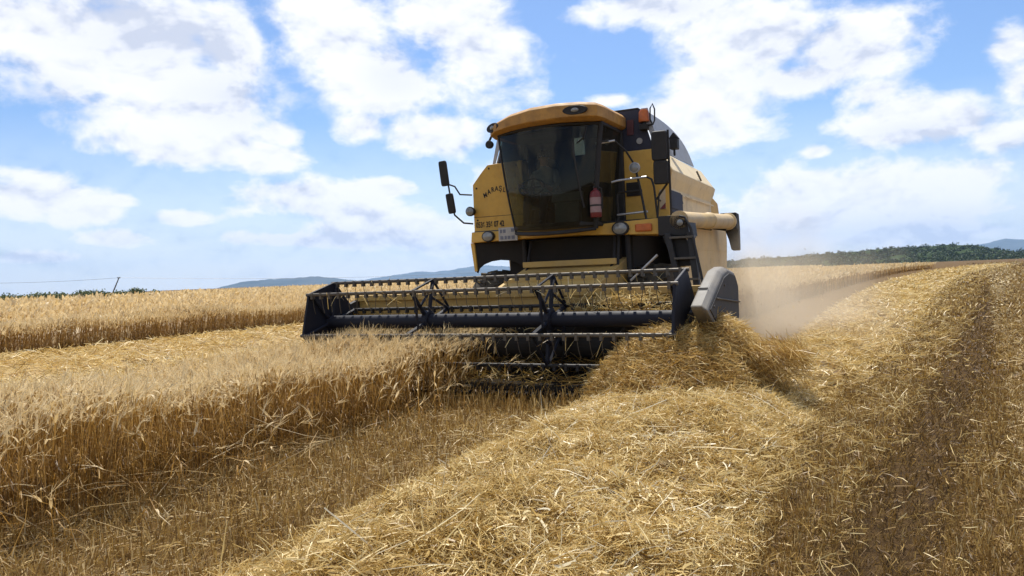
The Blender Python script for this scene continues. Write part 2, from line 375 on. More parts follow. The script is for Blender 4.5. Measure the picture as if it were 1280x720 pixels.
# windrow and heap: the packed straw below the loose straw on top
M_pack = straw_mat('packed_straw', [(0.0, (0.30, 0.20, 0.075)), (1.0, (0.46, 0.33, 0.13))], 0.0, 0.8)
nt = M_pack.node_tree; b = nt.nodes['Principled BSDF']
nn = tex_noise(nt, 26, 6, 0.75); cc = ramp(nt, nn, [(0.3, (0.12, 0.075, 0.025)), (0.55, (0.34, 0.235, 0.085)), (0.75, (0.5, 0.37, 0.15))])
nt.links.new(cc, b.inputs['Base Color'])
bp = nt.nodes.new('ShaderNodeBump'); bp.inputs['Strength'].default_value = 1.0; bp.inputs['Distance'].default_value = 0.04; nt.links.new(nn, bp.inputs['Height']); nt.links.new(bp.outputs[0], b.inputs['Normal'])

def windrow_sheet():
    sv = np.concatenate([np.arange(-2, 14, 0.09), np.arange(14, 40, 0.3), np.arange(40, 151, 1.2)]); U = np.linspace(-0.02, 1.02, 44)
    S = np.repeat(sv[:, None], len(U), 1); N = nR(S) + U[None, :] * (nL(S) - nR(S))
    Z = ground_h(S, N) * np.clip(1 - np.hypot(S - 5, N - 3) / 90, 0, 1) + windrow_h(S, N) * 0.92 - 0.015
    v = np.concatenate([sn2w(S, N), Z[..., None]], -1).reshape(-1, 3); a, b_ = len(sv), len(U)
    i = (np.arange(a - 1) * b_)[:, None] + np.arange(b_ - 1)[None, :]
    q = np.stack([i, i + 1, i + b_ + 1, i + b_], -1).reshape(-1, 4)
    return v, q
ST = Strips()
v, q = windrow_sheet(); WIND_V, WIND_Q = v, q

def sample(s0, s1, n_lo, n_hi, dens):
    """points at dens(s, n) per square metre between two borders"""
    out_s, out_n = [], []
    step = 0.5
    sv = np.arange(s0, s1, step)
    for a in sv:
        lo, hi = float(n_lo(np.array(a + step / 2))), float(n_hi(np.array(a + step / 2)))
        if hi <= lo: continue
        k = max(1, int((hi - lo) / 1.0)); e = np.linspace(lo, hi, k + 1)
        for i in range(k):
            dd = float(dens(a + step / 2, (e[i] + e[i + 1]) / 2)) * step * (e[i + 1] - e[i])
            c = int(dd) + (rng.random() < dd - int(dd))
            if c: out_s.append(a + rng.random(c) * step); out_n.append(e[i] + rng.random(c) * (e[i + 1] - e[i]))
    if not out_s: return np.zeros(0), np.zeros(0)
    return np.concatenate(out_s), np.concatenate(out_n)
def in_view(s_, n_, margin=0.10):
    """keep what lies in front of the camera, with room to step aside"""
    P = sn2w(s_, n_); ang = np.arctan2(P[:, 0], P[:, 1] + 2.5)
    return (P[:, 1] > 0.8) & (np.abs(ang) < R(36) + margin)
def dist(s_, n_):
    P = sn2w(s_, n_); return np.hypot(P[:, 0], P[:, 1])

def lay_straw(st, s_, n_, hf, length, width, lift=0.03, up_=0.35, bias=0.0, along=0.0, bundle=0.0):
    """loose bent straws on a surface of height hf"""
    N = len(s_)
    if not N: return
    az = rng.random(N) * 2 * np.pi
    if bundle: az = np.where(rng.random(N) < bundle, 9.0 * fbm(s_ * 2.6, n_ * 2.6, 131) + rng.normal(0, 0.35, N), az)
    if along: az = np.where(rng.random(N) < along, YAW * -1 + np.pi / 2 + rng.normal(0, 0.45, N), az)
    el = rng.normal(0.04, up_, N)
    L = length * (0.5 + rng.random(N)) ; xy = sn2w(s_, n_); z = hf(s_, n_) + lift * rng.random(N) ** 1.2
    c = np.concatenate([xy, z[:, None]], -1)
    d = np.stack([np.cos(az) * np.cos(el), np.sin(az) * np.cos(el), np.sin(el)], -1)
    bend = rng.normal(0, 0.075, (N, 3)); bend[:, 2] -= 0.05
    t = np.array([-0.5, -0.17, 0.17, 0.5]); b3 = rng.normal(0, 0.12, (N, 3))
    P = c[:, None, :] + d[:, None, :] * (t[None, :, None] * L[:, None, None]) + bend[:, None, :] * ((4 * t ** 2)[None, :, None] * L[:, None, None]) + b3[:, None, :] * ((t ** 3)[None, :, None] * L[:, None, None])
    P[:, :, 2] = np.maximum(P[:, :, 2], 0.012)
    side = unit(np.cross(d, rng.normal(0, 1, (N, 3)))); w = width * (0.5 + 0.8 * rng.random(N)) / 2
    W = side[:, None, :] * w[:, None, None] * np.array([0.8, 1, 1, 0.6])[None, :, None]
    st.add(P, W, np.clip(rng.beta(2.2, 1.8, N) + bias + 0.45 * (fbm(s_ * 2.2, n_ * 2.2, 61) - 0.45), 0, 1))

def near_clip(s_, n_): return in_view(s_, n_)
def tot_h(s_, n_): return ground_h(s_, n_) + np.maximum(windrow_h(s_, n_), heap_h(s_, n_) * 0.0)
# --- windrow straw, finer close by
def wdens(s_, n_):
    return 3400 if s_ < 9 else 1300 if s_ < 16 else 420 if s_ < 35 else 90 if s_ < 70 else 22
for (a, b_, L, w, lf, up_) in ((0.5, 5, 0.115, 0.0042, 0.085, 0.55), (5, 9, 0.13, 0.0050, 0.09, 0.55), (9, 16, 0.2, 0.009, 0.08, 0.38), (16, 35, 0.28, 0.018, 0.09, 0.34), (35, 70, 0.45, 0.04, 0.1, 0.3), (70, 150, 0.8, 0.09, 0.12, 0.28)):
    s_, n_ = sample(a, b_, lambda x: nR(x) - 0.16, lambda x: nL(x) + 0.10, wdens); k = in_view(s_, n_) & (rng.random(len(s_)) < np.clip(3.6 * fbm(s_ * 3.3, n_ * 3.3, 71) - 0.85, 0.05, 1)); s_, n_ = s_[k], n_[k]
    lay_straw(ST, s_, n_, lambda x, y: gh(x, y) + windrow_h(x, y), L, w, lf, up_, 0.03, 0.0, 0.6)
# darker packed layer below, broad leaf scraps and fine chaff on top
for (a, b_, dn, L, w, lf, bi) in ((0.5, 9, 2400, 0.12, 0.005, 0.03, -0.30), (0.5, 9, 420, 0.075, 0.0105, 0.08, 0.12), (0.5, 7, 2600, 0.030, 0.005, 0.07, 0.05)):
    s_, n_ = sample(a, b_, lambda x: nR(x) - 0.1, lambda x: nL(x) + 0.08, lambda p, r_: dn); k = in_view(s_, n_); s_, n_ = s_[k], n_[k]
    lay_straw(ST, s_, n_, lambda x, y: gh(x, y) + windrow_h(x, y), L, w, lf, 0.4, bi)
# left margin: tufts spilling over the stubble
s_, n_ = sample(0.5, 8, lambda x: nL(x) - 0.05, lambda x: nL(x) + 0.75, lambda p, r_: 900); k = in_view(s_, n_); s_, n_ = s_[k], n_[k]
u = (n_ - nL(s_)) / 0.75; k = rng.random(len(s_)) < np.clip(2.0 * fbm(s_ * 1.9, n_ * 1.9, 85) - 0.4 - 0.7 * u, 0.01, 1)
lay_straw(ST, s_[k], n_[k], gh, 0.14, 0.0045, 0.11, 0.45, 0.0)
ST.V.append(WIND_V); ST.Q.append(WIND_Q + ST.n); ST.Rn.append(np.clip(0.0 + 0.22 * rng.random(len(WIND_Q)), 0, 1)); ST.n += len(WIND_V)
for (a, b_, L, w, dn) in ((0.5, 5, 0.080, 0.0038, 2300), (5, 10, 0.105, 0.0046, 1600), (10, 20, 0.2, 0.01, 380), (20, 45, 0.3, 0.024, 80), (45, 110, 0.6, 0.06, 16)):
    s_, n_ = sample(a, b_, lambda x: nR(x) - 1.6 - 0.03 * x, lambda x: nR(x) + 0.15, lambda p, r_: dn); k = in_view(s_, n_); s_, n_ = s_[k], n_[k]
    u = (nR(s_) - n_) / (1.6 + 0.03 * s_); k = rng.random(len(s_)) < np.clip(2.4 * fbm(s_ * 1.7, n_ * 1.7, 81) - 0.38 - 1.05 * u, 0.03, 1) * (1 - 0.9 * np.exp(-((n_ - 0.55 + 0.13 * s_) / (0.24 + 0.006 * s_)) ** 4)); s_, n_ = s_[k], n_[k]
    lay_straw(ST, s_, n_, gh, L, w, 0.10, 0.45, -0.06)
# stray long straws standing out of the row
s_, n_ = sample(1.5, 9, nR, nL, lambda a, b_: 30); k = in_view(s_, n_); s_, n_ = s_[k], n_[k]
lay_straw(ST, s_, n_, lambda x, y: gh(x, y) + windrow_h(x, y) + 0.04, 0.34, 0.0055, 0.06, 0.7, 0.25)
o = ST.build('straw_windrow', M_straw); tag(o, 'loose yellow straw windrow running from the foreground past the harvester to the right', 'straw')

# --- heap pushed up at the header's right end
HP = Strips()
sv = np.linspace(MS - 1.5, MS + 0.9, 60); nv = np.linspace(0.6, 3.05, 60); S, N = np.meshgrid(sv, nv, indexing='ij')
Z = gh(S, N) + heap_h(S, N) * 0.95 + windrow_h(S, N) * 0.5 - 0.03
v = np.concatenate([sn2w(S, N), Z[..., None]], -1).reshape(-1, 3); i = (np.arange(59) * 60)[:, None] + np.arange(59)[None, :]
q = np.stack([i, i + 1, i + 61, i + 60], -1).reshape(-1, 4)
HP.V.append(v); HP.Q.append(q); HP.Rn.append(0.1 + 0.2 * rng.random(len(q))); HP.n += len(v)
s_, n_ = sample(MS - 1.5, MS + 0.9, lambda x: 0.65 + 0 * x, lambda x: 3.05 + 0 * x, lambda a, b_: 4200)
k = heap_h(s_, n_) > 0.03; s_, n_ = s_[k], n_[k]
lay_straw(HP, s_, n_, lambda x, y: gh(x, y) + heap_h(x, y) + windrow_h(x, y) * 0.5, 0.15, 0.0054, 0.09, 0.45)
# straws curling over its right end and leaving a dark hollow below
N = 1300; t0 = rng.random(N)
cs = MS - 0.45 + rng.random(N) * 0.75; cn = 1.25 - rng.random(N) * 0.55
zz = 0.33 + 0.32 * (1 - ((0.98 - cn) / 0.6) ** 2 * 0.8) * rng.random(N) ** 0.5
xy = sn2w(cs, cn); az = rng.normal(-0.5, 0.8, N); el = rng.normal(-0.25, 0.45, N); L = 0.12 + rng.random(N) * 0.2
d = np.stack([np.cos(az) * np.cos(el), np.sin(az) * np.cos(el), np.sin(el)], -1); t = np.array([-0.5, 0, 0.5])
P = np.concatenate([xy, zz[:, None]], -1)[:, None, :] + d[:, None, :] * t[None, :, None] * L[:, None, None]
P[:, :, 2] -= (t + 0.5)[None, :] ** 2 * 0.06
W = unit(np.cross(d, rng.normal(0, 1, (N, 3))))[:, None, :] * 0.0027 * np.ones((1, 3, 1))
HP.add(P, W, rng.beta(2, 2, N))
o = HP.build('straw_heap', M_heap); tag(o, 'tousled golden heap of straw gathered at the right end of the header', 'straw')

# ------------------------------------------------------------------ stubble
SB = Strips()
def track(s_, n_):          # 1 in the wheel track, 0 elsewhere
    c = 0.55 - 0.13 * s_
    return np.exp(-((n_ - c) / (0.22 + 0.006 * s_)) ** 4)
def stubble(st, s_, n_, h, w, rows=True, bias=0.0):
    N = len(s_)
    if not N: return
    if rows: n_ = np.round(n_ / 0.14) * 0.14 + rng.normal(0, 0.035, N)
    tr = track(s_, n_)
    xy = sn2w(s_, n_); b0 = np.concatenate([xy, gh(s_, n_)[:, None] - 0.01], -1)
    lean = rng.normal(0, 0.22, (N, 2)); lean[:, 0] += tr * rng.normal(0.2, 0.5, N)
    hh = h * (0.45 + 0.8 * rng.random(N)) * (1 - 0.45 * tr)
    d = np.concatenate([lean, np.ones((N, 1))], -1); t = np.array([0, 1.0])
    P = b0[:, None, :] + d[:, None, :] * (t[None, :, None] * hh[:, None, None])
    a = rng.random(N) * np.pi; ww = w * (0.5 + 0.9 * rng.random(N)) / 2
    W = np.stack([np.cos(a), np.sin(a), 0 * a], -1)[:, None, :] * ww[:, None, None] * np.ones((1, 2, 1))
    st.add(P, W, np.clip(rng.beta(2, 2.4, N) + bias - 0.34 * tr + 0.3 * (fbm(s_ * 1.3, n_ * 1.3, 63) - 0.45), 0, 1))
m, nt, b = new_mat('track_soil'); M_track = m
nn = tex_noise(nt, 11, 8, 0.75); nt.links.new(ramp(nt, nn, [(0.3, (0.026, 0.014, 0.006)), (0.5, (0.075, 0.043, 0.016)), (0.72, (0.17, 0.105, 0.036))]), b.inputs['Base Color'])
b.inputs['Roughness'].default_value = 0.95; b.inputs['Specular IOR Level'].default_value = 0.1
bp = nt.nodes.new('ShaderNodeBump'); bp.inputs['Strength'].default_value = 1.0; bp.inputs['Distance'].default_value = 0.04; nt.links.new(nn, bp.inputs['Height']); nt.links.new(bp.outputs[0], b.inputs['Normal'])
sv = np.concatenate([np.arange(-1, 20, 0.15), np.arange(20, 100, 1.0)]); U = np.linspace(-1, 1, 9)
S = np.repeat(sv[:, None], 9, 1); N = 0.55 - 0.13 * S + U[None, :] * (0.22 + 0.006 * S + 0.10 * (fbm(S * 1.5 + U[None, :] * 0, U[None, :] * 2 + 5 + 0 * S, 55) - 0.45))
v = np.concatenate([sn2w(S, N), (gh(S, N) + 0.004)[..., None]], -1).reshape(-1, 3); i = (np.arange(len(sv) - 1) * 9)[:, None] + np.arange(8)[None, :]
np_mesh('wheel_track', v, np.stack([i, i + 1, i + 10, i + 9], -1).reshape(-1, 4), M_track, None, 'structure', True)
# left strip between windrow and standing wheat
for (a, b_, dn, w) in ((0.5, 5, 1200, 0.005), (5, 9, 900, 0.007), (9, 13, 250, 0.012)):
    s_, n_ = sample(a, b_, lambda x: nL(x) - 0.1, lambda x: 4.6 + 0 * x + (x > 8.3) * 2.2, lambda p, r_: dn); k = in_view(s_, n_)
    stubble(SB, s_[k], n_[k], 0.11, w, True, 0.14)
    s_, n_ = sample(a, b_, lambda x: nL(x) - 0.1, lambda x: 4.6 + 0 * x + (x > 8.3) * 2.2, lambda p, r_: dn * 0.8); k = in_view(s_, n_)
    lay_straw(SB, s_[k], n_[k], gh, 0.11, w, 0.07, 0.45, 0.10, 0.4)
# right of the windrow
for (a, b_, dn, w, L) in ((0.5, 5, 2800, 0.0042, 0.10), (5, 10, 1800, 0.006, 0.12), (10, 20, 420, 0.012, 0.18), (20, 45, 90, 0.027, 0.3), (45, 110, 14, 0.07, 0.5), (110, 230, 2, 0.2, 1.0)):
    lo = lambda x: np.minimum(-1.6 - 0.24 * x, nR(x) - 1.0); hi = lambda x: nR(x) + 0.12
    s_, n_ = sample(a, b_, lo, hi, lambda p, r_: dn); k = in_view(s_, n_); s_, n_ = s_[k], n_[k]
    stubble(SB, s_, n_, 0.085 if a < 20 else 0.12, w, True, 0.08)
    s_, n_ = sample(a, b_, lo, hi, lambda p, r_: dn * 1.3); k = in_view(s_, n_); s_, n_ = s_[k], n_[k]
    k = rng.random(len(s_)) > 0.93 * track(s_, n_); s_, n_ = s_[k], n_[k]
    lay_straw(SB, s_, n_, gh, L * 0.62, w, 0.05, 0.5, -0.20, 0.35)
    # paler swath at the far right
    s_, n_ = sample(a, b_, lo, lambda x: -0.05 - 0.105 * x - 0.1, lambda p, r_: dn * 0.8); k = in_view(s_, n_); s_, n_ = s_[k], n_[k]
    lay_straw(SB, s_, n_, gh, L * 0.75, w, 0.07, 0.5, 0.20, 0.3)
s_, n_ = sample(6.7, 7.7, lambda x: 2.5 + 0 * x, lambda x: 4.6 + 0 * x, lambda p, r_: 700)
stubble(SB, s_, n_, 0.21, 0.006)
o = SB.build('stubble', M_stub); tag(o, 'short brown stubble with wheel tracks between the straw rows', 'stubble')

# cut ground behind the standing strip, with its own rows of straw
SF = Strips()
def fw_h(s_, n_):
    h = np.zeros_like(n_)
    for (c, wd, hh, sd) in ((9.4, 1.3, 0.30, 41), (13.6, 1.5, 0.34, 43)):
        u = (n_ - c - 0.5 * (fbm(s_ * 0.25, n_ * 0 + 1.0, sd) - 0.45)) / wd; p = np.clip(1 - u * u, 0, 1)
        h = h + p * (hh * (0.55 + 0.9 * fbm(s_ * 0.7, n_ * 0.7, sd + 5)))
    return h
sv = np.arange(0, 70, 0.3); nv = np.arange(7.4, 16.2, 0.2); S, N = np.meshgrid(sv, nv, indexing='ij')
v = np.concatenate([sn2w(S, N), (gh(S, N) + fw_h(S, N) * 0.93 - 0.015)[..., None]], -1).reshape(-1, 3); a, b_ = len(sv), len(nv)
i = (np.arange(a - 1) * b_)[:, None] + np.arange(b_ - 1)[None, :]; q = np.stack([i, i + 1, i + b_ + 1, i + b_], -1).reshape(-1, 4)
SF.V.append(v); SF.Q.append(q); SF.Rn.append(0.15 + 0.3 * rng.random(len(q))); SF.n += len(v)
for (a, b_, dn, L, w) in ((2, 14, 260, 0.24, 0.012), (14, 30, 130, 0.3, 0.02), (30, 70, 30, 0.45, 0.04)):
    s_, n_ = sample(a, b_, lambda x: 7.2 + 0 * x, lambda x: 16.2 + 0 * x, lambda p, r_: dn); k = in_view(s_, n_); s_, n_ = s_[k], n_[k]
    lay_straw(SF, s_, n_, lambda x, y: gh(x, y) + fw_h(x, y), L, w, 0.10, 0.38, 0.02)
o = SF.build('cut_swath', M_straw); tag(o, 'yellow rows of cut straw lying behind the near strip of standing wheat', 'straw')

# ------------------------------------------------------------------ wheat
def wheat(st, s_, n_, hgt, scale=1.0, awns=4, leaves=1, leanv=(0.0, 0.0), flop=0.0):
    N = len(s_)
    if not N: return
    xy = sn2w(s_, n_); b0 = np.concatenate([xy, gh(s_, n_)[:, None]], -1)
    wv = fbm(xy[:, 0] * 0.8, xy[:, 1] * 0.8, 77)
    H = hgt * (0.70 + 0.32 * rng.random(N) ** 0.7) * (0.74 + 0.52 * wv) * (0.9 + 0.2 * fbm(xy[:, 0] * 2.7, xy[:, 1] * 2.7, 78))
    az = rng.normal(-0.6, 1.1, N) + 2.5 * (wv - 0.45); a2 = rng.random(N) * 2 * np.pi
    lean = np.abs(rng.normal(0.10, 0.09, N)) + flop * rng.random(N)
    h = np.stack([np.cos(az), np.sin(az)], -1)
    t = np.array([0, 0.45, 0.8, 0.96])
    P = np.zeros((N, 7, 3)); P[:, :4, :2] = xy[:, None, :] + h[:, None, :] * (lean[:, None] * H[:, None] * t[None, :] ** 1.8)[..., None]
    P[:, :4, 2] = b0[:, 2:3] + H[:, None] * t[None, :] * np.sqrt(np.clip(1 - (lean[:, None] * t[None, :]) ** 2, 0.2, 1))
    # nodding ear
    nod = np.clip(rng.normal(0.9, 0.6, N), 0, 2.3); EL = (0.075 + 0.035 * rng.random(N)) * (1 + 0.35 * (scale - 1))
    for k in range(3):
        th = np.pi / 2 - lean - nod * (k + 1) / 3
        dv = np.stack([np.cos(th) * h[:, 0], np.cos(th) * h[:, 1], np.sin(th)], -1)
        P[:, 4 + k] = P[:, 3 + k] + dv * (EL / 3)[:, None]
    ed = unit(P[:, 6] - P[:, 3])
    H = H * np.where(rng.random(N) < 0.04, 1.14, 1.0)
    prof = np.array([0.0022, 0.002, 0.0017, 0.0034, 0.0076, 0.0068, 0.0014]) * scale
    wd = np.stack([np.cos(a2), np.sin(a2), 0 * a2], -1)
    W = wd[:, None, :] * prof[None, :, None] * (0.75 + 0.5 * rng.random(N))[:, None, None]
    r0 = rng.random(N) * 0.5 + 0.05; re = 0.55 + 0.45 * rng.beta(2, 2, N)
    rr = np.stack([r0 * 0.55, r0 * 0.9, r0, re, re, re], -1)
    st.add(P, W, rr)
    for k in range(awns):
        src = P[:, 4] * (1 - k / max(awns, 1)) + P[:, 6] * (k / max(awns, 1))
        dv = unit(ed + rng.normal(0, 0.28, (N, 3))); L = (0.06 + 0.06 * rng.random(N))
        PA = np.stack([src, src + dv * L[:, None]], 1)
        WA = unit(np.cross(dv, rng.normal(0, 1, (N, 3))))[:, None, :] * np.array([0.0018, 0.0006])[None, :, None] * scale
        st.add(PA, WA, 0.65 + 0.35 * rng.random(N))
    for k in range(leaves):
        f = 0.25 + 0.5 * rng.random(N); src = b0 * (1 - f[:, None]) + P[:, 2] * f[:, None]
        la = rng.random(N) * 2 * np.pi; L = 0.10 + 0.16 * rng.random(N); hh = np.stack([np.cos(la), np.sin(la), 0 * la], -1)
        t = np.array([0, 0.4, 0.75, 1.0]); dz = np.array([0, 0.28, 0.22, -0.1])
        PL = src[:, None, :] + hh[:, None, :] * (L[:, None] * t * 0.7)[..., None]; PL[:, :, 2] += L[:, None] * dz[None, :] * rng.normal(0.6, 0.9, N)[:, None]
        WL = np.stack([-np.sin(la), np.cos(la), 0 * la], -1)[:, None, :] * np.array([0.002, 0.003, 0.002, 0.0006])[None, :, None] * scale
        st.add(PL, WL, rng.random(N) * 0.5)
WN_ = Strips()
def strip_far(x): return np.clip(5.35 + 0.14 * x, 5.0, 6.55)
def strip_near(x): return 4.28 + 0.14 * (fbm(x * 1.1, x * 0 + 3.0, 9) - 0.45)
s_, n_ = sample(-1.0, 8.55, strip_near, strip_far, lambda p, r_: 540); k = in_view(s_, n_, 0.25)
s_, n_ = s_[k], n_[k]; e_ = (n_ - strip_near(s_)) / 0.75; k = rng.random(len(s_)) < np.clip(0.42 + 0.9 * e_ + 0.5 * (fbm(s_ * 2.5, n_ * 2.5, 91) - 0.4), 0.06, 1); s_, n_ = s_[k], n_[k]; near_edge = n_ < strip_near(s_) + 0.55
wheat(WN_, s_[near_edge], n_[near_edge], 0.80, 1.0, 5, 1, flop=0.16)
wheat(WN_, s_[~near_edge], n_[~near_edge], 0.75, 1.15, 5, 1)
s_, n_ = sample(0.8, 7.6, lambda x: 3.85 + 0 * x, lambda x: 4.75 + 0 * x, lambda p, r_: 42); k = in_view(s_, n_, 0.25) & (rng.random(len(s_)) < np.clip(1.8 * fbm(s_ * 1.4, n_ * 1.4, 93) - 0.2, 0, 1))
wheat(WN_, s_[k], n_[k], 0.62, 1.1, 5, 2, flop=0.85)
# trampled stalks lying along the foot of the strip
s_, n_ = sample(1.0, 8.3, lambda x: 4.0 + 0 * x, lambda x: 4.6 + 0 * x, lambda p, r_: 9); N = len(s_)
lay_straw(WN_, s_, n_, lambda x, y: gh(x, y) + 0.05, 0.5, 0.005, 0.10, 0.25, 0.1, 0.6)
s_, n_ = sample(1.0, 4.6, lambda x: 3.7 + 0 * x, lambda x: 5.0 + 0 * x, lambda p, r_: 26); k = in_view(s_, n_, 0.2)
lay_straw(WN_, s_[k], n_[k], lambda x, y: gh(x, y) + 0.12, 0.45, 0.0048, 0.22, 0.55, -0.05, 0.4)
o = WN_.build('standing_wheat', M_wheat); tag(o, 'uncut strip of ripe bearded wheat standing in front of the header', 'wheat')

WF = Strips()
def far_edge(x): return 16.3 + 0.5 * (fbm(x * 0.25, x * 0 + 7.0, 19) - 0.45) + 0.0 * x
for (a, b_, lo, hi, dn, sc_) in ((-2, 26, 0, 0.5, 420, 1.7), (-2, 26, 0.5, 1.2, 160, 2.3), (26, 60, 0, 1.2, 75, 4.0), (-4, 30, 0.9, 5, 60, 2.8), (30, 70, 0.9, 6, 26, 4.5),
                                 (-6, 60, 5, 18, 14, 5.0), (60, 130, 0, 30, 5.0, 9), (-10, 80, 18, 50, 4.0, 9), (-10, 160, 50, 110, 0.8, 18), (130, 260, 0, 60, 0.9, 20)):
    s_, n_ = sample(a, b_, lambda x: far_edge(x) + lo, lambda x: far_edge(x) + hi, lambda p, r_: dn); k = in_view(s_, n_)
    wheat(WF, s_[k], n_[k], 0.84, sc_, 2 if sc_ < 6 else 1, 1 if sc_ < 3 else 0)
# dense lower mass of the same crop
def far_top(S, N):
    e = np.clip((N - far_edge(S) - 0.7) / 0.5, 0, 1); return 0.62 * e ** 0.5 + 0.10 * (fbm(S * 0.6, N * 0.6, 31) - 0.45) * e
sv = np.concatenate([np.arange(-10, 60, 0.6), np.arange(60, 270, 3.0)]); un = np.concatenate([np.linspace(0.75, 1.6, 5), np.linspace(2, 20, 28), np.linspace(22, 150, 26)])
S = np.repeat(sv[:, None], len(un), 1); N = far_edge(S) + un[None, :]
v = np.concatenate([sn2w(S, N), far_top(S, N)[..., None]], -1).reshape(-1, 3); a, b_ = len(sv), len(un)
i = (np.arange(a - 1) * b_)[:, None] + np.arange(b_ - 1)[None, :]; q = np.stack([i, i + 1, i + b_ + 1, i + b_], -1).reshape(-1, 4)
WF.V.append(v); WF.Q.append(q + WF.n); WF.Rn.append(0.35 + 0.4 * rng.random(len(q))); WF.n += len(v)
o = WF.build('distant_wheat', M_wheat); tag(o, 'wide field of uncut wheat beyond the cut rows on the left', 'wheat')

WR = Strips()
def rgt_edge(x): return np.interp(x, [20, 32, 45, 60, 77, 110, 150], [3.25, 3.0, 2.1, 1.2, 0.0, -3.0, -8.5])
for (a, b_, lo, hi, dn, sc_) in ((22, 40, 0, 0.6, 220, 2.2), (22, 40, 0.6, 1.3, 90, 3.2), (40, 80, 0, 2, 26, 6.0), (22, 60, 1.2, 10, 14, 5.0), (80, 150, 0, 8, 5, 11), (60, 150, 2, 14, 4, 10)):
    s_, n_ = sample(a, b_, lambda x: rgt_edge(x) + lo, lambda x: rgt_edge(x) + hi, lambda p, r_: dn)
    wheat(WR, s_, n_, 0.86, sc_, 2, 1 if sc_ < 4 else 0)
sv = np.concatenate([np.arange(22, 60, 0.6), np.arange(60, 152, 2.5)]); un = np.concatenate([np.linspace(0.75, 1.6, 5), np.linspace(2, 13.5, 20)])
S = np.repeat(sv[:, None], len(un), 1); N = rgt_edge(S) + un[None, :]
Z = 0.64 * np.clip((un - 0.7) / 0.5, 0, 1)[None, :] ** 0.5 * np.clip((S - 22) / 0.6, 0, 1) + 0.1 * (fbm(S * 0.6, N * 0.6, 35) - 0.45)
v = np.concatenate([sn2w(S, N), Z[..., None]], -1).reshape(-1, 3); a, b_ = len(sv), len(un)
i = (np.arange(a - 1) * b_)[:, None] + np.arange(b_ - 1)[None, :]; q = np.stack([i, i + 1, i + b_ + 1, i + b_], -1).reshape(-1, 4)
WR.V.append(v); WR.Q.append(q + WR.n); WR.Rn.append(0.3 + 0.35 * rng.random(len(q))); WR.n += len(v)
o = WR.build('far_right_wheat', M_wheat); o.name = 'wheat_stand'; tag(o, 'stand of uncut wheat behind the dust on the right of the harvester', 'wheat')

# ------------------------------------------------------------------ distant land
def m_land(name, c0, c1, sc_):
    m, nt, b = new_mat(name); n = tex_noise(nt, sc_, 7, 0.65); nt.links.new(ramp(nt, n, [(0.35, c0), (0.65, c1)]), b.inputs['Base Color']); b.inputs['Roughness'].default_value = 1; b.inputs['Specular IOR Level'].default_value = 0
    return m
M_mtn = m_land('mountain_slope', (0.05, 0.072, 0.085), (0.095, 0.115, 0.13), 0.004)
M_wood = m_land('wooded_slope', (0.030, 0.045, 0.022), (0.055, 0.075, 0.035), 0.02)
def ridge(name, px_pts, D, depth, mat, seed, base=-20):
    """a ridge whose crest stands D metres away, as a solid range with foothills to both sides"""
    azs, hs = [], []
    for px, py in px_pts:
        d = px_dir(px, py); azs.append(math.atan2(d.x, d.y)); hs.append(CAMH + d.z / math.hypot(d.x, d.y) * D + 0.0022 * D * (1 if D > 3000 else 0))
    A = np.linspace(azs[0], azs[-1], 160); Hh = np.interp(A, azs, hs)
    Hh = Hh + (fbm(A * 160, A * 0, seed, 4) - 0.47) * 0.10 * (max(hs) - min(hs))
    U = np.linspace(-1, 1, 21); rr = D + U * depth
    prof = np.clip(1 - np.abs(U), 0, 1) ** 0.9
    X = np.sin(A)[:, None] * rr[None, :]; Y = np.cos(A)[:, None] * rr[None, :]
    nz = (fbm(X / depth * 5, Y / depth * 5, seed + 3, 4) - 0.47) * (1 - prof[None, :]) * prof[None, :] * 1.1
    Z = base + (Hh[:, None] - base) * np.clip(prof[None, :] + nz, 0, 1)
    v = np.stack([X, Y, Z], -1).reshape(-1, 3); a, b_ = len(A), len(U)
    i = (np.arange(a - 1) * b_)[:, None] + np.arange(b_ - 1)[None, :]; q = np.stack([i, i + 1, i + b_ + 1, i + b_], -1).reshape(-1, 4)
    return np_mesh(name, v, q, mat, None, 'structure', True)
ridge('mountain', [(210, 372), (255, 368), (275, 361), (300, 355), (330, 351.5), (360, 350), (395, 347.5), (415, 349.5), (440, 352), (480, 357), (520, 362)], 5200, 900, M_mtn, 1)
ridge('mountain', [(380, 362), (440, 354), (470, 349.5), (500, 345), (520, 341.5), (545, 342), (570, 338.5), (590, 335), (610, 334), (650, 336), (720, 338), (800, 342)], 8200, 1300, M_mtn, 2)
ridge('mountain', [(1180, 322), (1215, 311), (1238, 305), (1258, 300.5), (1275, 302), (1300, 304), (1400, 300)], 8200, 1300, M_mtn, 3)
HILL = [(830, 336), (880, 330), (940, 324), (1000, 320), (1040, 316.5), (1075, 314), (1110, 310), (1150, 309), (1180, 306), (1215, 306.5), (1250, 312), (1290, 317), (1340, 318), (1420, 316)]
ridge('wooded_hill', HILL, 900, 260, M_wood, 4, base=-3)
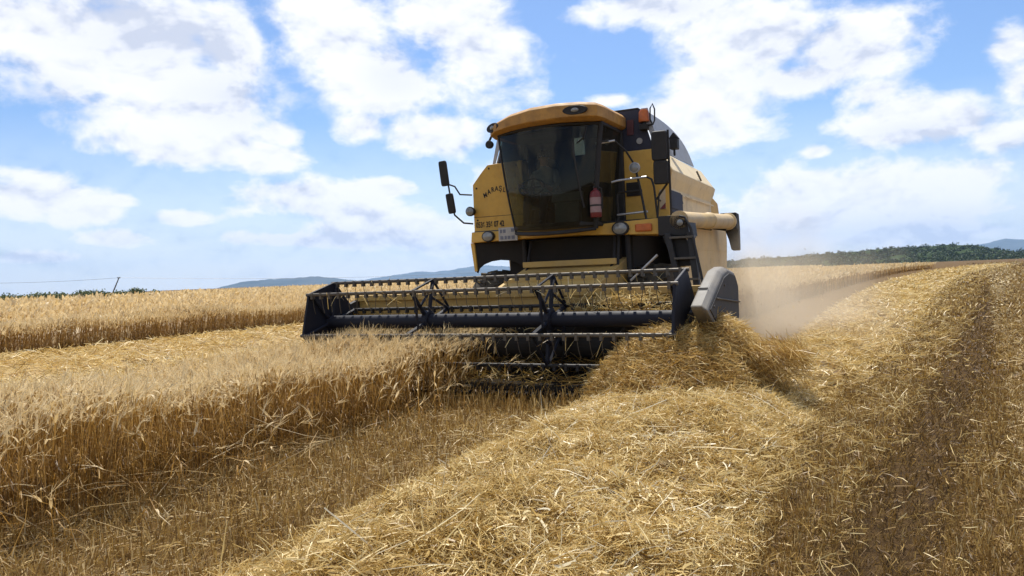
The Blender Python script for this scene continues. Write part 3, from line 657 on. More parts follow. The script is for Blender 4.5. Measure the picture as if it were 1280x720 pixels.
# trees of the wooded hill, one mass
M_leaf = straw_mat('woodland_leaves', [(0.0, (0.020, 0.032, 0.014)), (0.5, (0.042, 0.066, 0.026)), (1.0, (0.085, 0.115, 0.045))], 0.2, 0.7)
def leaf_cloud(C, Rr, cnt, size):
    """(N,3) centres, (N,3) radii -> leaf clump quads spread through each crown"""
    N = len(C); d = unit(rng.normal(0, 1, (N, cnt, 3))); r = rng.random((N, cnt, 1)) ** 0.45
    lump = 0.72 + 0.5 * rng.random((N, cnt, 1))
    p = C[:, None, :] + d * r * lump * Rr[:, None, :]
    a = unit(rng.normal(0, 1, (N, cnt, 3))); b_ = unit(np.cross(a, rng.normal(0, 1, (N, cnt, 3)))); s = size * (0.5 + rng.random((N, cnt, 1)))
    V = np.stack([p - a * s - b_ * s * 0.6, p + a * s - b_ * s * 0.6, p + a * s * 0.8 + b_ * s * 0.6, p - a * s * 0.8 + b_ * s * 0.6], 2).reshape(-1, 3)
    Q = np.arange(N * cnt * 4).reshape(-1, 4)
    return V, Q, np.clip(np.repeat(rng.random(N), cnt) * 0.6 + 0.4 * rng.random(N * cnt), 0, 1)
azs = []; hs = []
for px, py in HILL:
    d = px_dir(px, py); azs.append(math.atan2(d.x, d.y)); hs.append(CAMH + d.z / math.hypot(d.x, d.y) * 900)
NT = 1500; A = azs[0] + (azs[-1] - azs[0]) * rng.random(NT); U = rng.random(NT) ** 0.8
hh = -3 + (np.interp(A, azs, hs) + 3) * (1 - U) ** 0.9; rr = 900 - U * 258
szf = 0.55 + 0.9 * rng.random(NT) ** 2
C = np.stack([np.sin(A) * rr, np.cos(A) * rr, hh + 0.6 * szf], -1); RR = np.stack([3.2 * szf, 3.2 * szf, 2.3 * szf], -1)
V, Q, rn = leaf_cloud(C, RR, 46, 0.55)
o = np_mesh('woodland', V, Q, M_leaf, rn, 'stuff'); tag(o, 'dark green woodland covering the low hill on the right horizon', 'trees')

# bushes on the left skyline
M_bush = straw_mat('bush_leaves', [(0.0, (0.045, 0.065, 0.022)), (0.5, (0.10, 0.13, 0.05)), (1.0, (0.19, 0.21, 0.10))], 0.25, 0.6)
M_bark = plain('bark', (0.12, 0.09, 0.06), 0.9)
BUSH = [(-30, 372, 34, 5, 'wide low grey green bush at the far left edge of the skyline'), (14, 371, 26, 5, 'flat green bush second from the left on the skyline'), (50, 371, 20, 5.5, 'rounded bush left of the middle of the hedge'),
        (75, 370, 16, 5.5, 'small bush in the middle of the skyline hedge'), (98, 369, 19, 7, 'fuller bush with raised top left of the pole'), (122, 368, 17, 6.5, 'dense green bush just left of the leaning pole'),
        (146, 368, 12, 4, 'small bush at the foot of the leaning pole'), (168, 365, 13, 8, 'darkest and tallest bush right of the leaning pole'), (188, 367, 12, 4, 'last low bush of the hedge at its right end')]
for (px, py, rx, ry, lab) in BUSH:
    D = 105 + rng.random() * 12; d = px_dir(px, py); k = D / math.hypot(d.x, d.y); sc_ = k / 960
    c = Vector((d.x * k, d.y * k, 0)); top = CAMH + d.z * k + ry * sc_; wx = rx * sc_; hz = top * 0.5
    e = empty('bush', (c.x, c.y, 0)); tag(e, lab, 'bush', 'bushes along the left skyline')
    nl = 5; C = np.stack([rng.normal(0, wx * 0.42, nl), rng.normal(0, wx * 0.3, nl), top * (0.42 + 0.22 * rng.random(nl))], -1)
    RR = np.stack([wx * 0.55 * np.ones(nl), wx * 0.5 * np.ones(nl), top * (0.30 + 0.14 * rng.random(nl))], -1)
    V, Q, rn = leaf_cloud(C, RR, 260, 0.09)
    f = np_mesh('foliage', V, Q, M_bush, rn); f.parent = e
    tb = MB()
    for j in range(4):
        x, y = random.uniform(-.3, .3) * wx, random.uniform(-.2, .2) * wx
        tb.tube([(x * 0.3, y * 0.3, 0), (x * 0.7, y * 0.6, top * 0.3), (x, y, top * 0.6)], [0.06, 0.045, 0.02], 6)
    tb.build('stem', M_bark, e)

# leaning pole with its wire
M_pole = plain('weathered_wood', (0.16, 0.13, 0.10), 0.85); M_wire = plain('steel_wire', (0.12, 0.12, 0.13), 0.5, 0.6)
def at_px(px, py, D):
    d = px_dir(px, py); k = D / math.hypot(d.x, d.y); return Vector((d.x * k, d.y * k, CAMH + d.z * k))
p0 = at_px(141, 366, 240); p1 = at_px(149, 346.5, 240); dd = (p1 - p0); foot = p0 - dd * (p0.z / dd.z)
e = empty('utility_pole', tuple(foot)); tag(e, 'thin leaning wooden pole behind the bushes on the left skyline', 'pole')
q1 = p1 - foot
MB().tube([(0, 0, 0), tuple(q1 * 0.5), tuple(q1)], [0.20, 0.17, 0.14], 8).build('shaft', M_pole, e)
ax = Vector((0.95, -0.3, 0)).normalized()
MB().tube([tuple(q1 * 0.96 - ax * 0.5), tuple(q1 * 0.96 + ax * 0.5)], 0.08, 6).build('crossarm', M_pole, e)
for sg in (-1, 1):
    MB().lathe([(0.03, 0), (0.09, 0.05), (0.09, 0.16), (0.04, 0.22)], tuple(q1 * 0.96 + ax * 0.42 * sg + Vector((0, 0, 0.07))), 'Z', 8).build('insulator', M_wire, e)
wp = []
a0, a1, a2 = at_px(-60, 354, 250), p1 + Vector((0, 0, -0.15)), at_px(640, 338, 330)
for (A_, B_, sag) in ((a0, a1, 0.5), (a1, a2, 1.4)):
    for k in range(13):
        t = k / 12; pnt = A_.lerp(B_, t); pnt.z -= 4 * sag * t * (1 - t)
        if not wp or (pnt - Vector(wp[-1])).length > 1e-3: wp.append(tuple(pnt))
o = MB().tube(wp, 0.035, 5).build('overhead_wire', M_wire); tag(o, 'thin overhead wire strung across the left skyline from the leaning pole', 'wire')

# ------------------------------------------------------------------ combine harvester (local axes: X to its left side, Y to its rear, Z up)
M_yel = worn('yellow_paint', (0.72, 0.41, 0.055), (0.38, 0.27, 0.13), 0.45, 0.38, scale=2.2)
M_visor = worn('orange_yellow_paint', (0.60, 0.31, 0.055), (0.17, 0.10, 0.06), 0.75, 0.45, scale=4.5, streak=False)
M_cream = worn('lightened_cream_paint', (0.84, 0.67, 0.38), (0.66, 0.56, 0.42), 0.75, 0.5, scale=1.6)  # dusty cream, lightened because the sun leaves the tank side unlit
M_low = worn('lightened_yellow_side', (0.74, 0.52, 0.22), (0.58, 0.48, 0.34), 0.7, 0.5, scale=1.8)  # dusty yellow lightened to replace light missing on the lower side
M_blk = worn('black_metal', (0.014, 0.014, 0.016), (0.13, 0.105, 0.07), 0.16, 0.45, scale=4)
M_blkp = worn('black_plastic', (0.015, 0.015, 0.017), (0.12, 0.10, 0.075), 0.22, 0.5, scale=6, spec=0.3)
M_rubber = worn('tyre_rubber', (0.022, 0.021, 0.02), (0.20, 0.16, 0.10), 0.5, 0.85, scale=7, spec=0.2)
M_reel = worn('blue_black_paint', (0.009, 0.011, 0.021), (0.16, 0.13, 0.09), 0.05, 0.42, scale=3, spec=0.25)
M_bar = worn('bare_steel_bar', (0.085, 0.08, 0.075), (0.24, 0.19, 0.12), 0.4, 0.42, 0.5, scale=8)
M_steel = worn('polished_rail', (0.55, 0.55, 0.55), (0.4, 0.34, 0.26), 0.25, 0.3, 0.85, scale=8)
M_grey = worn('grey_sheet', (0.34, 0.36, 0.40), (0.48, 0.45, 0.40), 0.4, 0.45, 0.2, scale=2.5)
M_shield = worn('grey_plastic', (0.13, 0.125, 0.12), (0.30, 0.26, 0.20), 0.6, 0.5, scale=2.5)
M_trough = worn('header_yellow', (0.50, 0.31, 0.065), (0.40, 0.30, 0.16), 0.65, 0.5, scale=3)
M_navy = worn('dark_blue_sheet', (0.018, 0.022, 0.045), (0.12, 0.11, 0.11), 0.25, 0.5, scale=3)
M_glass = glass('tinted_glass', (0.30, 0.33, 0.28), 0.06, 0.13, (0.15, 0.125, 0.085))
M_gside = glass('side_glass', (0.80, 0.88, 0.78), 0.06, 0.06)
M_lens = plain('lamp_glass', (0.20, 0.205, 0.195), 0.12, 0.0, 0.9)
M_amber = plain('amber_plastic', (0.52, 0.13, 0.025), 0.4)
M_red = plain('red_paint', (0.15, 0.018, 0.018), 0.4)
M_white = plain('white_label', (0.40, 0.385, 0.36), 0.6)
M_ink = plain('black_lettering', (0.02, 0.018, 0.016), 0.6)
M_seat = plain('seat_fabric', (0.035, 0.035, 0.04), 0.9)
M_mirror = plain('mirror_glass', (0.5, 0.52, 0.55), 0.05, 1.0)
M_belly = worn('dirt_and_shade_dark', (0.010, 0.0095, 0.009), (0.06, 0.042, 0.025), 0.3, 0.8, scale=3)  # dirt over a base darkened to paint in deep shade

M_shade = worn('shade_dark_sheet', (0.010, 0.009, 0.008), (0.04, 0.028, 0.016), 0.4, 0.9, scale=5, spec=0.1)  # near-black base stands in for shade on header floor and cutter bar
H = empty('combine_harvester', (MX, MY, 0), -YAW)
tag(H, 'yellow combine harvester with a wide black reel header coming through the wheat', 'combine harvester')

def text_mesh(name, s_, size, mat, parent, loc, bold=0.0, rot=0.0, sx=1.0):
    cu = bpy.data.curves.new(name, 'FONT'); cu.body = s_; cu.size = size; cu.extrude = 0.0015; cu.offset = bold; cu.align_x = 'CENTER'
    t = bpy.data.objects.new(name, cu); COL.objects.link(t)
    dg = bpy.context.evaluated_depsgraph_get(); me = bpy.data.meshes.new_from_object(t.evaluated_get(dg))
    bpy.data.objects.remove(t); me.materials.clear(); me.materials.append(mat)
    M = Matrix.Translation(loc) @ Matrix.Rotation(rot, 4, 'Y') @ Matrix.Rotation(R(90), 4, 'X') @ Matrix.Diagonal((sx, 1, 1, 1))
    me.transform(M); o = bpy.data.objects.new(name, me); COL.objects.link(o); o.parent = parent
    return o
def join(objs, name):
    bm = bmesh.new(); mats = objs[0].data.materials[:]
    for o in objs: bm.from_mesh(o.data)
    me = bpy.data.meshes.new(name); bm.to_mesh(me); bm.free()
    for m_ in mats: me.materials.append(m_)
    par = objs[0].parent
    for o in objs: bpy.data.objects.remove(o)
    o = bpy.data.objects.new(name, me); COL.objects.link(o); o.parent = par
    return o

# chassis, axle and dark underbody
b = MB(); b.box(-0.95, 1.0, -0.30, 4.6, 1.05, 1.95); b.box(-0.55, 0.85, -0.42, -0.30, 1.55, 1.93)
b.tube([(-1.2, 0, .78), (1.2, 0, .78)], 0.14, 10); b.box(-1.0, 1.0, -0.16, 0.16, 0.6, 1.1)
b.box(-1.0, 1.0, 3.6, 3.9, 0.45, 1.1)
ch = b.build('chassis', M_belly, H, 0.02)
for (x, z0, z1) in ((-0.62, 1.0, 1.95), (0.98, 0.9, 1.95)): MB().tube([(x, -0.46, z1), (x + 0.03, -0.5, z0)], 0.035, 8).build('support_strut', M_blkp, H, smooth=True)
for pts in ([(-.5, -.48, 1.9), (-.45, -.75, 1.5), (-.4, -1.2, 1.25)], [(.86, -.48, 1.92), (.9, -.7, 1.5), (.84, -1.1, 1.2)], [(.80, -.48, 1.92), (.83, -.66, 1.55), (.78, -1.1, 1.25)]): MB().tube(pts, .02, 7).build('hydraulic_hose', M_blkp, H, smooth=True)
b = MB(); b.tube([(1.05, -0.62, 1.28), (1.42, -0.55, 1.62)], 0.018, 8); b.build('lift_strut', M_steel, H, smooth=True)

def wheel(name, c, r, w, rimr):
    hub = MB(); s = 1 if c[0] > 0 else -1
    hub.lathe([(0.06, w * .30 * s), (0.13, w * .30 * s), (0.16, w * .12 * s), (rimr * .8, w * .10 * s), (rimr * .93, w * .36 * s), (rimr, w * .44 * s), (rimr, -w * .44 * s), (rimr * .9, -w * .4 * s), (0.1, -w * .1 * s)], (0, 0, 0), 'X', 32)
    for k in range(8):
        t = 2 * math.pi * k / 8; hub.lathe([(.02, w * .12 * s), (.02, w * .18 * s)], (0, .2 * math.cos(t), .2 * math.sin(t)), 'X', 6)
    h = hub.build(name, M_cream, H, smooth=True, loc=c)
    t = MB(); t.lathe([(rimr, w * .40), (rimr * 1.08, w * .47), (r * .80, w * .52), (r * .92, w * .50), (r * .965, w * .40), (r * .975, 0), (r * .965, -w * .40), (r * .92, -w * .50), (r * .80, -w * .52), (rimr * 1.08, -w * .47), (rimr, -w * .40)], (0, 0, 0), 'X', 48, cap=False)
    for sg in (-1, 1):
        for k in range(20):
            a0 = 2 * math.pi * (k + (0.5 if sg > 0 else 0)) / 20; pts = []
            for (xx, da, rr_) in ((0.02, 0.10, r * .965), (w * .5, -0.10, r * .93)):
                for (dd, rad) in ((-0.035, rr_), (0.035, rr_), (0.028, rr_ + .045), (-0.028, rr_ + .045)):
                    an = a0 + da + dd; pts.append((sg * xx, rad * math.cos(an), rad * math.sin(an)))
            t.hexa([pts[i] for i in (0, 1, 5, 4, 3, 2, 6, 7)])
    ty = t.build('tyre', M_rubber, h, smooth=True)
    return h
wheel('front_wheel', (-1.26, 0, .75), .75, .52, .40); wheel('front_wheel', (1.26, 0, .75), .75, .52, .40)
wheel('rear_wheel', (-1.0, 3.75, .50), .50, .32, .26); wheel('rear_wheel', (1.0, 3.75, .50), .50, .32, .26)

# grain tank
b = MB()
def tank_loop(y, x, zt):
    return [(-x + .03, y, 2.22), (x - .03, y, 2.22), (x - .03, y, 2.60), (x + .03, y, 2.74), (x + .06, y, 2.84), (x - .16, y, zt), (-x + .16, y, zt), (-x - .06, y, 2.84), (-x - .03, y, 2.74), (-x + .03, y, 2.60)]
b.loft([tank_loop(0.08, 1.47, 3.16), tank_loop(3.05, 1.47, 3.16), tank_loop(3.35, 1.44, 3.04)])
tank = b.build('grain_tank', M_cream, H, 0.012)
b = MB(); b.box(1.38, 1.452, .12, .95, 2.24, 2.56); b.prism([(.12, 2.30), (.62, 2.30), (.95, 2.42), (.8, 2.57), (.12, 2.57)], 'X', 1.44, 1.462)
b.build('recess_shade_plate', M_navy, tank, 0.01)  # dark plate on the surface, painting in the shade of a recess
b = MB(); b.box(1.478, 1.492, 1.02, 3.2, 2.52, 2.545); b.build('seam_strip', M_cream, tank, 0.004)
b = MB(); b.tube([(1.478, 1.9, 3.02), (1.535, 1.96, 2.86)], 0.016, 6); b.build('latch', M_bar, tank)
for sg in (1, -1):     # grey extension gussets, rounded towards the rear
    loop = [Vector((1.30, .06, 3.17)), Vector((1.10, .06, 3.765))]
    for k in range(1, 15):
        t = k / 14 * math.pi / 2
        yy = .06 + 2.40 * math.sin(t) ** 1.0; z = 3.17 + .595 * math.cos(t) ** 0.55 + .06 * math.sin(2 * t)
        loop.append(Vector((1.30 + .02 * (yy - .06) / 2.4 - .20 * (z - 3.17) / .6, yy, z)))
    o1 = [(p.x * sg, p.y, p.z) for p in loop]; o2 = [((p.x - .012) * sg, p.y + .004, p.z - .003) for p in loop]
    b = MB(); b.loft([o1, o2]); g = b.build('extension_side', M_grey, tank)
    e1 = MB(); e1.loft([[(p[0], p[1] - .035, p[2]) for p in (o1[0], o1[1])] + [(o1[1][0] + .10 * sg, o1[1][1] - .03, o1[1][2]), (o1[0][0] + .05 * sg, o1[0][1] - .03, o1[0][2])],
                           [(p[0], p[1] - .02, p[2]) for p in (o1[0], o1[1])] + [(o1[1][0] + .10 * sg, o1[1][1] - .015, o1[1][2]), (o1[0][0] + .05 * sg, o1[0][1] - .015, o1[0][2])]])
    e1.build('extension_flange', M_grey, tank, 0.003)
b = MB(); b.prism([(-1.26, 3.17), (1.26, 3.17), (1.09, 3.76), (-1.09, 3.76)], 'Y', .05, .062)
fl = b.build('extension_front', M_navy, tank)
b = MB(); b.box(.88, .98, .03, .047, 3.40, 3.62); b.build('warning_sticker', plain('faded_red_sticker', (0.09, 0.028, 0.03), 0.6), tank)
b = MB(); b.lathe([(.045, 0), (.045, -.012)], (1.06, .046, 3.30), 'Y', 14); b.build('round_sticker', M_white, tank)
b = MB(); b.prism([(-1.08, 3.762), (1.08, 3.762), (1.05, 3.79), (-1.05, 3.79)], 'Y', .05, .9)
b.build('tank_cover', M_blkp, tank, 0.01)
b = MB(); b.box(1.30, 1.42, .84, .98, 3.26, 3.42); b.tube([(1.36, .9, 3.16), (1.36, .9, 3.28)], .02, 6); b.prism([(1.28, 3.42), (1.36, 3.52), (1.44, 3.42)], 'Y', .85, .97)
b.build('tank_lamp', M_blkp, tank, 0.01)

# front walls of the tank to both sides of the cab
b = MB(); b.prism([(-1.57, 2.11), (-.70, 2.11), (-.70, 3.17), (-1.30, 3.15), (-1.42, 3.03), (-1.57, 2.86)], 'Y', -.25, .10)
pnl = b.build('front_panel', M_yel, H, 0.018)
letters = []
word = "MARAŞLI"
for i, chx in enumerate(word):
    t = (i - 3.2) / 3.0; x = -1.135 + t * .19; z = 2.735 - .075 * t * t
    letters.append(text_mesh('lettering', chx, .105, M_ink, pnl, Vector((x, -.2535, z)), .002, R(16) * t, .82))
join(letters, 'lettering')
for (x0, z0) in ((-1.50, 2.80), (-1.50, 2.30), (-1.27, 3.09), (-.80, 3.10)):
    MB().lathe([(0, -.012), (.012, -.010), (.016, 0)], (x0, -.25, z0), 'Y', 8).build('bolt', M_blk, pnl)
MB().box(-1.565, -.70, -.2525, -.2505, 2.345, 2.352).build('panel_seam', M_blk, pnl)
text_mesh('phone_number', "0536 356 07 42", .125, M_ink, pnl, Vector((-1.285, -.2535, 2.185)), .003, 0, .62)
b = MB(); b.box(-1.56, -.70, -.268, -.252, 2.105, 2.13); b.build('trim_strip', M_bar, pnl, 0.003)
b = MB(); b.prism([(.62, 2.11), (1.48, 2.11), (1.50, 2.84), (1.32, 3.16), (.62, 3.16)], 'Y', -.02, .078)
pr = b.build('front_panel', M_yel, H, 0.015)
b = MB(); b.box(.86, 1.06, -.038, -.021, 2.50, 2.70)
for k in range(6): b.box(.875, 1.045, -.046, -.039, 2.52 + k * .028, 2.532 + k * .028)
b.build('air_vent', M_blkp, pr, 0.003)
b = MB(); b.box(1.345, 1.43, -.036, -.021, 2.28, 2.56); b.build('reflector_strip', worn('pale_strip', (.62, .50, .36), rough=.5), pr)
b = MB(); b.prism([(1.345, 2.285), (1.43, 2.285), (1.43, 2.37)], 'Y', -.042, -.037); b.build('red_corner', M_red, pr)

# platform beam under the cab
b = MB(); b.loft([[(-1.50, -.50, 1.94), (-1.50, .0, 1.94), (-1.50, .0, 2.105), (-1.50, -.47, 2.105)], [(-.6, -.62, 1.95), (-.6, .0, 1.95), (-.6, .0, 2.085), (-.6, -.60, 2.085)],
                  [(.25, -.66, 1.955), (.25, .0, 1.955), (.25, .0, 2.075), (.25, -.64, 2.075)], [(.85, -.60, 1.93), (.85, .0, 1.93), (.85, .0, 2.10), (.85, -.58, 2.10)], [(1.48, -.52, 1.90), (1.48, .0, 1.90), (1.48, .0, 2.13), (1.48, -.50, 2.13)]])
beam = b.build('platform_beam', M_yel, H, 0.012)
for (x, y, z, rx) in ((-1.16, -.565, 2.02, .105), (.93, -.615, 2.01, .125)):
    b = MB(); b.lathe([(.0, .06), (rx * .9, .06), (rx, 0), (rx * .96, -.028), (rx * .82, -.035)], (0, 0, 0), 'Y', 24); 
    for i, p in enumerate(b.v): b.v[i] = (p[0], p[1], p[2] * .80)
    hl = b.build('headlight', M_blkp, beam, smooth=True, loc=(x, y, z))
    b = MB(); b.lathe([(0.0, -.05), (rx * .4, -.048), (rx * .8, -.036), (rx * .8, -.03)], (0, 0, 0), 'Y', 20)
    for i, p in enumerate(b.v): b.v[i] = (p[0], p[1], p[2] * .78)
    b.build('lens', M_lens, hl, smooth=True)
b = MB(); b.box(1.12, 1.36, -.575, -.53, 1.95, 2.06); b.build('indicator_light', M_amber, beam, 0.02)
b = MB(); b.box(-.93, -.62, -.685, -.67, 1.93, 2.13); b.box(-.85, -.70, -.67, -.6, 1.99, 2.06)
npl = b.build('number_plate', M_white, H, 0.006)
M_fink = plain('faded_blue_ink', (.16, .17, .21), .7)
for (x, z, w, h_) in ((-.90, 2.05, .03, .05), (-.85, 2.05, .04, .05), (-.72, 2.06, .05, .05), (-.90, 1.955, .05, .05), (-.83, 1.955, .035, .05), (-.78, 1.955, .045, .05), (-.715, 1.955, .05, .05)):
    MB().box(x, x + w, -.690, -.686, z, z + h_).build('plate_mark', M_fink, npl)
# left fender with an arch over the tyre
b = MB(); arch = [(-.62 - .42 + .40 * math.cos(t), 1.47 + .19 * math.sin(t)) for t in np.linspace(0, math.pi, 9)]
b.prism([(-1.50, 1.938), (-.62, 1.938)] + arch + [(-1.46, 1.50)], 'Y', -.44, -.40)
b.box(-1.46, -.62, -.40, .35, 1.80, 1.935)
fd = b.build('fender', M_belly, H, 0.008)
b = MB(); b.prism([(-1.525, 1.938), (-1.46, 1.938), (-1.425, 1.505), (-1.47, 1.495)], 'Y', -.47, -.39); b.build('fender_edge', M_yel, fd, 0.006)

# cab
def cabx(z, right=True):
    t = (z - 2.05) / 1.45; return (.66 + .13 * t) if right else -(.56 + .23 * t)
b = MB()
b.prism([(-.58, -.88), (-.30, -1.02), (.1, -1.06), (.5, -1.0), (.68, -.86), (.68, .04), (-.58, .04)], 'Z', 2.06, 2.12)
b.box(-.72, .80, -.01, .04, 2.12, 3.44)
b.box(-.80, -.72, -.08, -.012, 2.12, 3.45); b.box(.70, .84, -.10, -.022, 2.12, 3.45)
b.box(-.78, .82, -.9, .03, 3.42, 3.47)
b.box(.40, .62, -.75, -.15, 2.12, 2.62); 
cab = b.build('cab', M_blkp, H, 0.015)
rows = 12; cols = 18; vs = []; fs = []
for j in range(rows + 1):
    z = 2.02 + 1.43 * j / rows; xl, xr = cabx(z, False), cabx(z)
    for i in range(cols + 1):
        t = i / cols; u = 2 * t - 1; y = -.86 - .26 * (1 - u * u) - .05 * math.sin(j / rows * math.pi)
        zz = z - (0.045 * (1 - u * u) if j == 0 else 0); vs.append((xl + (xr - xl) * t, y, zz))
for j in range(rows):
    for i in range(cols): a = j * (cols + 1) + i; fs.append((a, a + 1, a + cols + 2, a + cols + 1))
ws = MB().add(vs, fs).build('windshield', M_glass, cab, smooth=True)
b = MB()
b.tube([vs[j * (cols + 1)] for j in range(rows + 1)], .016, 6); b.tube([vs[i] for i in range(cols + 1)], .026, 6); b.tube([vs[rows * (cols + 1) + i] for i in range(cols + 1)], .02, 6)
b.tube([vs[j * (cols + 1) + cols] for j in range(rows + 1)], .036, 8)
b.build('windshield_seal', M_blkp, cab, smooth=True)
b = MB(); b.add([(cabx(2.1, False), -.85, 2.1), (cabx(2.1, False) - .08, -.06, 2.1), (cabx(3.44, False) - .02, -.06, 3.44), (cabx(3.44, False), -.85, 3.44)], [(0, 1, 2, 3)]); b.build('side_window', M_gside, cab)
b = MB(); b.add([(cabx(2.1), -.85, 2.1), (cabx(2.1) + .06, -.10, 2.1), (cabx(3.44) + .03, -.10, 3.44), (cabx(3.44), -.85, 3.44)], [(0, 1, 2, 3)]); b.build('side_window', glass('door_glass', (.16, .17, .15), .12, .12), cab)
b = MB(); b.tube([(.42, -.99, 3.40), (.46, -1.09, 3.05), (.52, -1.06, 2.55), (.56, -1.02, 2.30)], .014, 6); b.tube([(.62, -.98, 3.40), (.60, -1.04, 3.25), (.5, -1.06, 3.18)], .012, 6)
b.build('wiper', M_blk, cab, smooth=True)
b = MB(); b.box(.36, .52, -.80, -.70, 3.05, 3.30); b.tube([(.44, -.75, 3.30), (.44, -.75, 3.43)], .01, 6); b.build('interior_mirror', M_mirror, cab, 0.02)
b = MB(); b.box(-.62, -.12, -.42, .02 - .06, 2.40, 2.52); b.loft([[(-.60, -.14, 2.5), (-.14, -.14, 2.5), (-.14, -.04, 2.5), (-.60, -.04, 2.5)], [(-.58, -.10, 3.05), (-.16, -.10, 3.05), (-.16, -.03, 3.05), (-.58, -.03, 3.05)], [(-.50, -.10, 3.15), (-.24, -.10, 3.15), (-.24, -.04, 3.15), (-.50, -.04, 3.15)]])
b.box(-.5, -.25, -.35, -.1, 2.12, 2.40)
b.build('seat', M_seat, cab, 0.03)
b = MB(); b.tube([(-.36, -.86, 2.12), (-.36, -.70, 2.66)], .03, 8)
ring = [(-.36 + .19 * math.cos(t), -.69 + .05 * math.sin(t), 2.68 + .17 * math.sin(t) * .75) for t in np.linspace(0, 2 * math.pi, 25)]
b.tube(ring, .014, 6); b.tube([ring[0], ring[12]], .012, 6); b.tube([ring[6], (-.36, -.70, 2.67)], .012, 6)
b.build('steering_wheel', M_blkp, cab, smooth=True)
b = MB(); b.box(.05, .42, -.86, -.72, 2.12, 2.42); b.prism([(-.86, 2.42), (-.70, 2.42), (-.72, 2.56), (-.80, 2.56)], 'X', .0, .46); b.build('console', plain('grey_plastic_console', (.13, .14, .15), .5), cab, 0.02)

# roof
def roof_outline(inset, z, arch_):
    pts = [(-.96, -.62), (-.90, -.88), (-.74, -1.08), (-.45, -1.20), (-.1, -1.26), (.3, -1.27), (.62, -1.22), (.82, -1.10), (.86, -.9), (.86, .30), (-.96, .30)]
    out = []
    for (x, y) in pts:
        t = (x - .15) / 1.1; out.append((x * (1 - inset), y * (1 - inset * .8), z - arch_ * t * t * (1 if x < .15 else .35) + (.0 if y < 0 else .02)))
    return out
b = MB(); b.loft([roof_outline(.06, 3.475, .03), roof_outline(0, 3.51, .06), roof_outline(.0, 3.665, .15), roof_outline(.05, 3.715, .16), roof_outline(.3, 3.75, .12)])
roof = b.build('cab_roof', M_visor, H, 0.012, True)
for (x, y, z, rz) in ((-.79, -1.045, 3.545, -34), (.55, -1.25, 3.59, 9)):
    b = MB(); b.lathe([(.115, .05), (.125, 0), (.11, -.015), (.06, -.008)], (0, 0, 0), 'Y', 22)
    for i, p in enumerate(b.v): b.v[i] = (p[0] * 1.35, p[1], p[2] * .66)
    l = b.build('roof_light', M_blkp, roof, smooth=True, loc=(x, y + .025, z)); l.scale = (1.05, .9, .80); l.rotation_euler = (0, 0, R(rz))
    b = MB(); b.lathe([(.0, -.030), (.04, -.028), (.062, -.018), (.066, -.006)], (0, 0, 0), 'Y', 18)
    for i, p in enumerate(b.v): b.v[i] = (p[0] * 1.25, p[1], p[2] * .72)
    o_ = b.build('lens', M_lens, l, smooth=True); o_.scale = (.62, 1, .78)
b = MB(); b.tube([(-.93, -.80, 3.46), (-.94, -.84, 3.40)], .018, 6); b.lathe([(.03, .05), (.055, .03), (.06, -.02), (.05, -.03)], (-.93, -.86, 3.34), 'Y', 14); b.build('hanging_lamp', M_blkp, roof, smooth=True)

# mirrors
def mirror(parent, c, w, h_, tilt=0.0):
    b = MB(); n = 20; loops = []
    for (y, k) in ((-.035, .90), (-.02, 1.0), (.02, 1.0), (.045, .80)):
        l = []
        for i in range(n):
            t = 2 * math.pi * i / n; cx, sx_ = math.cos(t), math.sin(t); e_ = .24
            l.append((w / 2 * k * math.copysign(abs(cx) ** e_, cx), y, h_ / 2 * (1 - (1 - k) * w / h_) * math.copysign(abs(sx_) ** e_, sx_)))
        loops.append(l)
    b.loft(loops); o = b.build('mirror', M_blkp, parent, smooth=True, loc=c); o.rotation_euler = (0, tilt, R(8))
    g = MB(); g.box(-w * .40, w * .40, .046, .052, -h_ * .40, h_ * .40); g.build('mirror_glass', M_mirror, o)
    return o
b = MB(); b.tube([(-1.56, -.30, 2.70), (-1.66, -.5, 2.70), (-1.70, -.58, 2.82), (-1.80, -.6, 2.86)], .013, 7)
b.tube([(-1.84, -.6, 3.22), (-1.80, -.6, 2.84), (-1.77, -.6, 2.64), (-1.71, -.6, 2.38), (-1.64, -.45, 2.26), (-1.56, -.30, 2.25)], .014, 7)
ma = b.build('mirror_arm', M_blk, H, smooth=True)
mirror(ma, (-1.86, -.62, 3.03), .125, .39, R(-6)); mirror(ma, (-1.76, -.62, 2.56), .115, .31, R(-8))
b = MB(); b.tube([(1.63, -.58, 3.30), (1.64, -.58, 2.12)], .016, 8); b.tube([(1.62, -.58, 2.60), (1.40, -.40, 2.40), (1.36, -.06, 2.40)], .013, 7); b.tube([(1.62, -.58, 2.92), (1.42, -.5, 2.86), (1.30, -.06, 2.78)], .013, 7)
mb_ = b.build('mirror_arm', M_blk, H, smooth=True)
mirror(mb_, (1.52, -.62, 3.09), .215, .40); mirror(mb_, (1.53, -.62, 2.73), .20, .32)
def lamp(c, r, mat_body=M_blkp, name='work_lamp'):
    b = MB(); b.lathe([(r * .35, .10), (r * .8, .06), (r, 0), (r * 1.0, -.03), (r * .85, -.035)], (0, 0, 0), 'Y', 20); l = b.build(name, mat_body, H, smooth=True, loc=c)
    b = MB(); b.lathe([(0, -.055), (r * .5, -.05), (r * .85, -.036), (r * .85, -.03)], (0, 0, 0), 'Y', 18); b.build('lens', M_lens, l, smooth=True)
    return l
lamp((-1.57, -.34, 2.44), .075); lamp((1.14, -.52, 2.84), .075, M_grey)

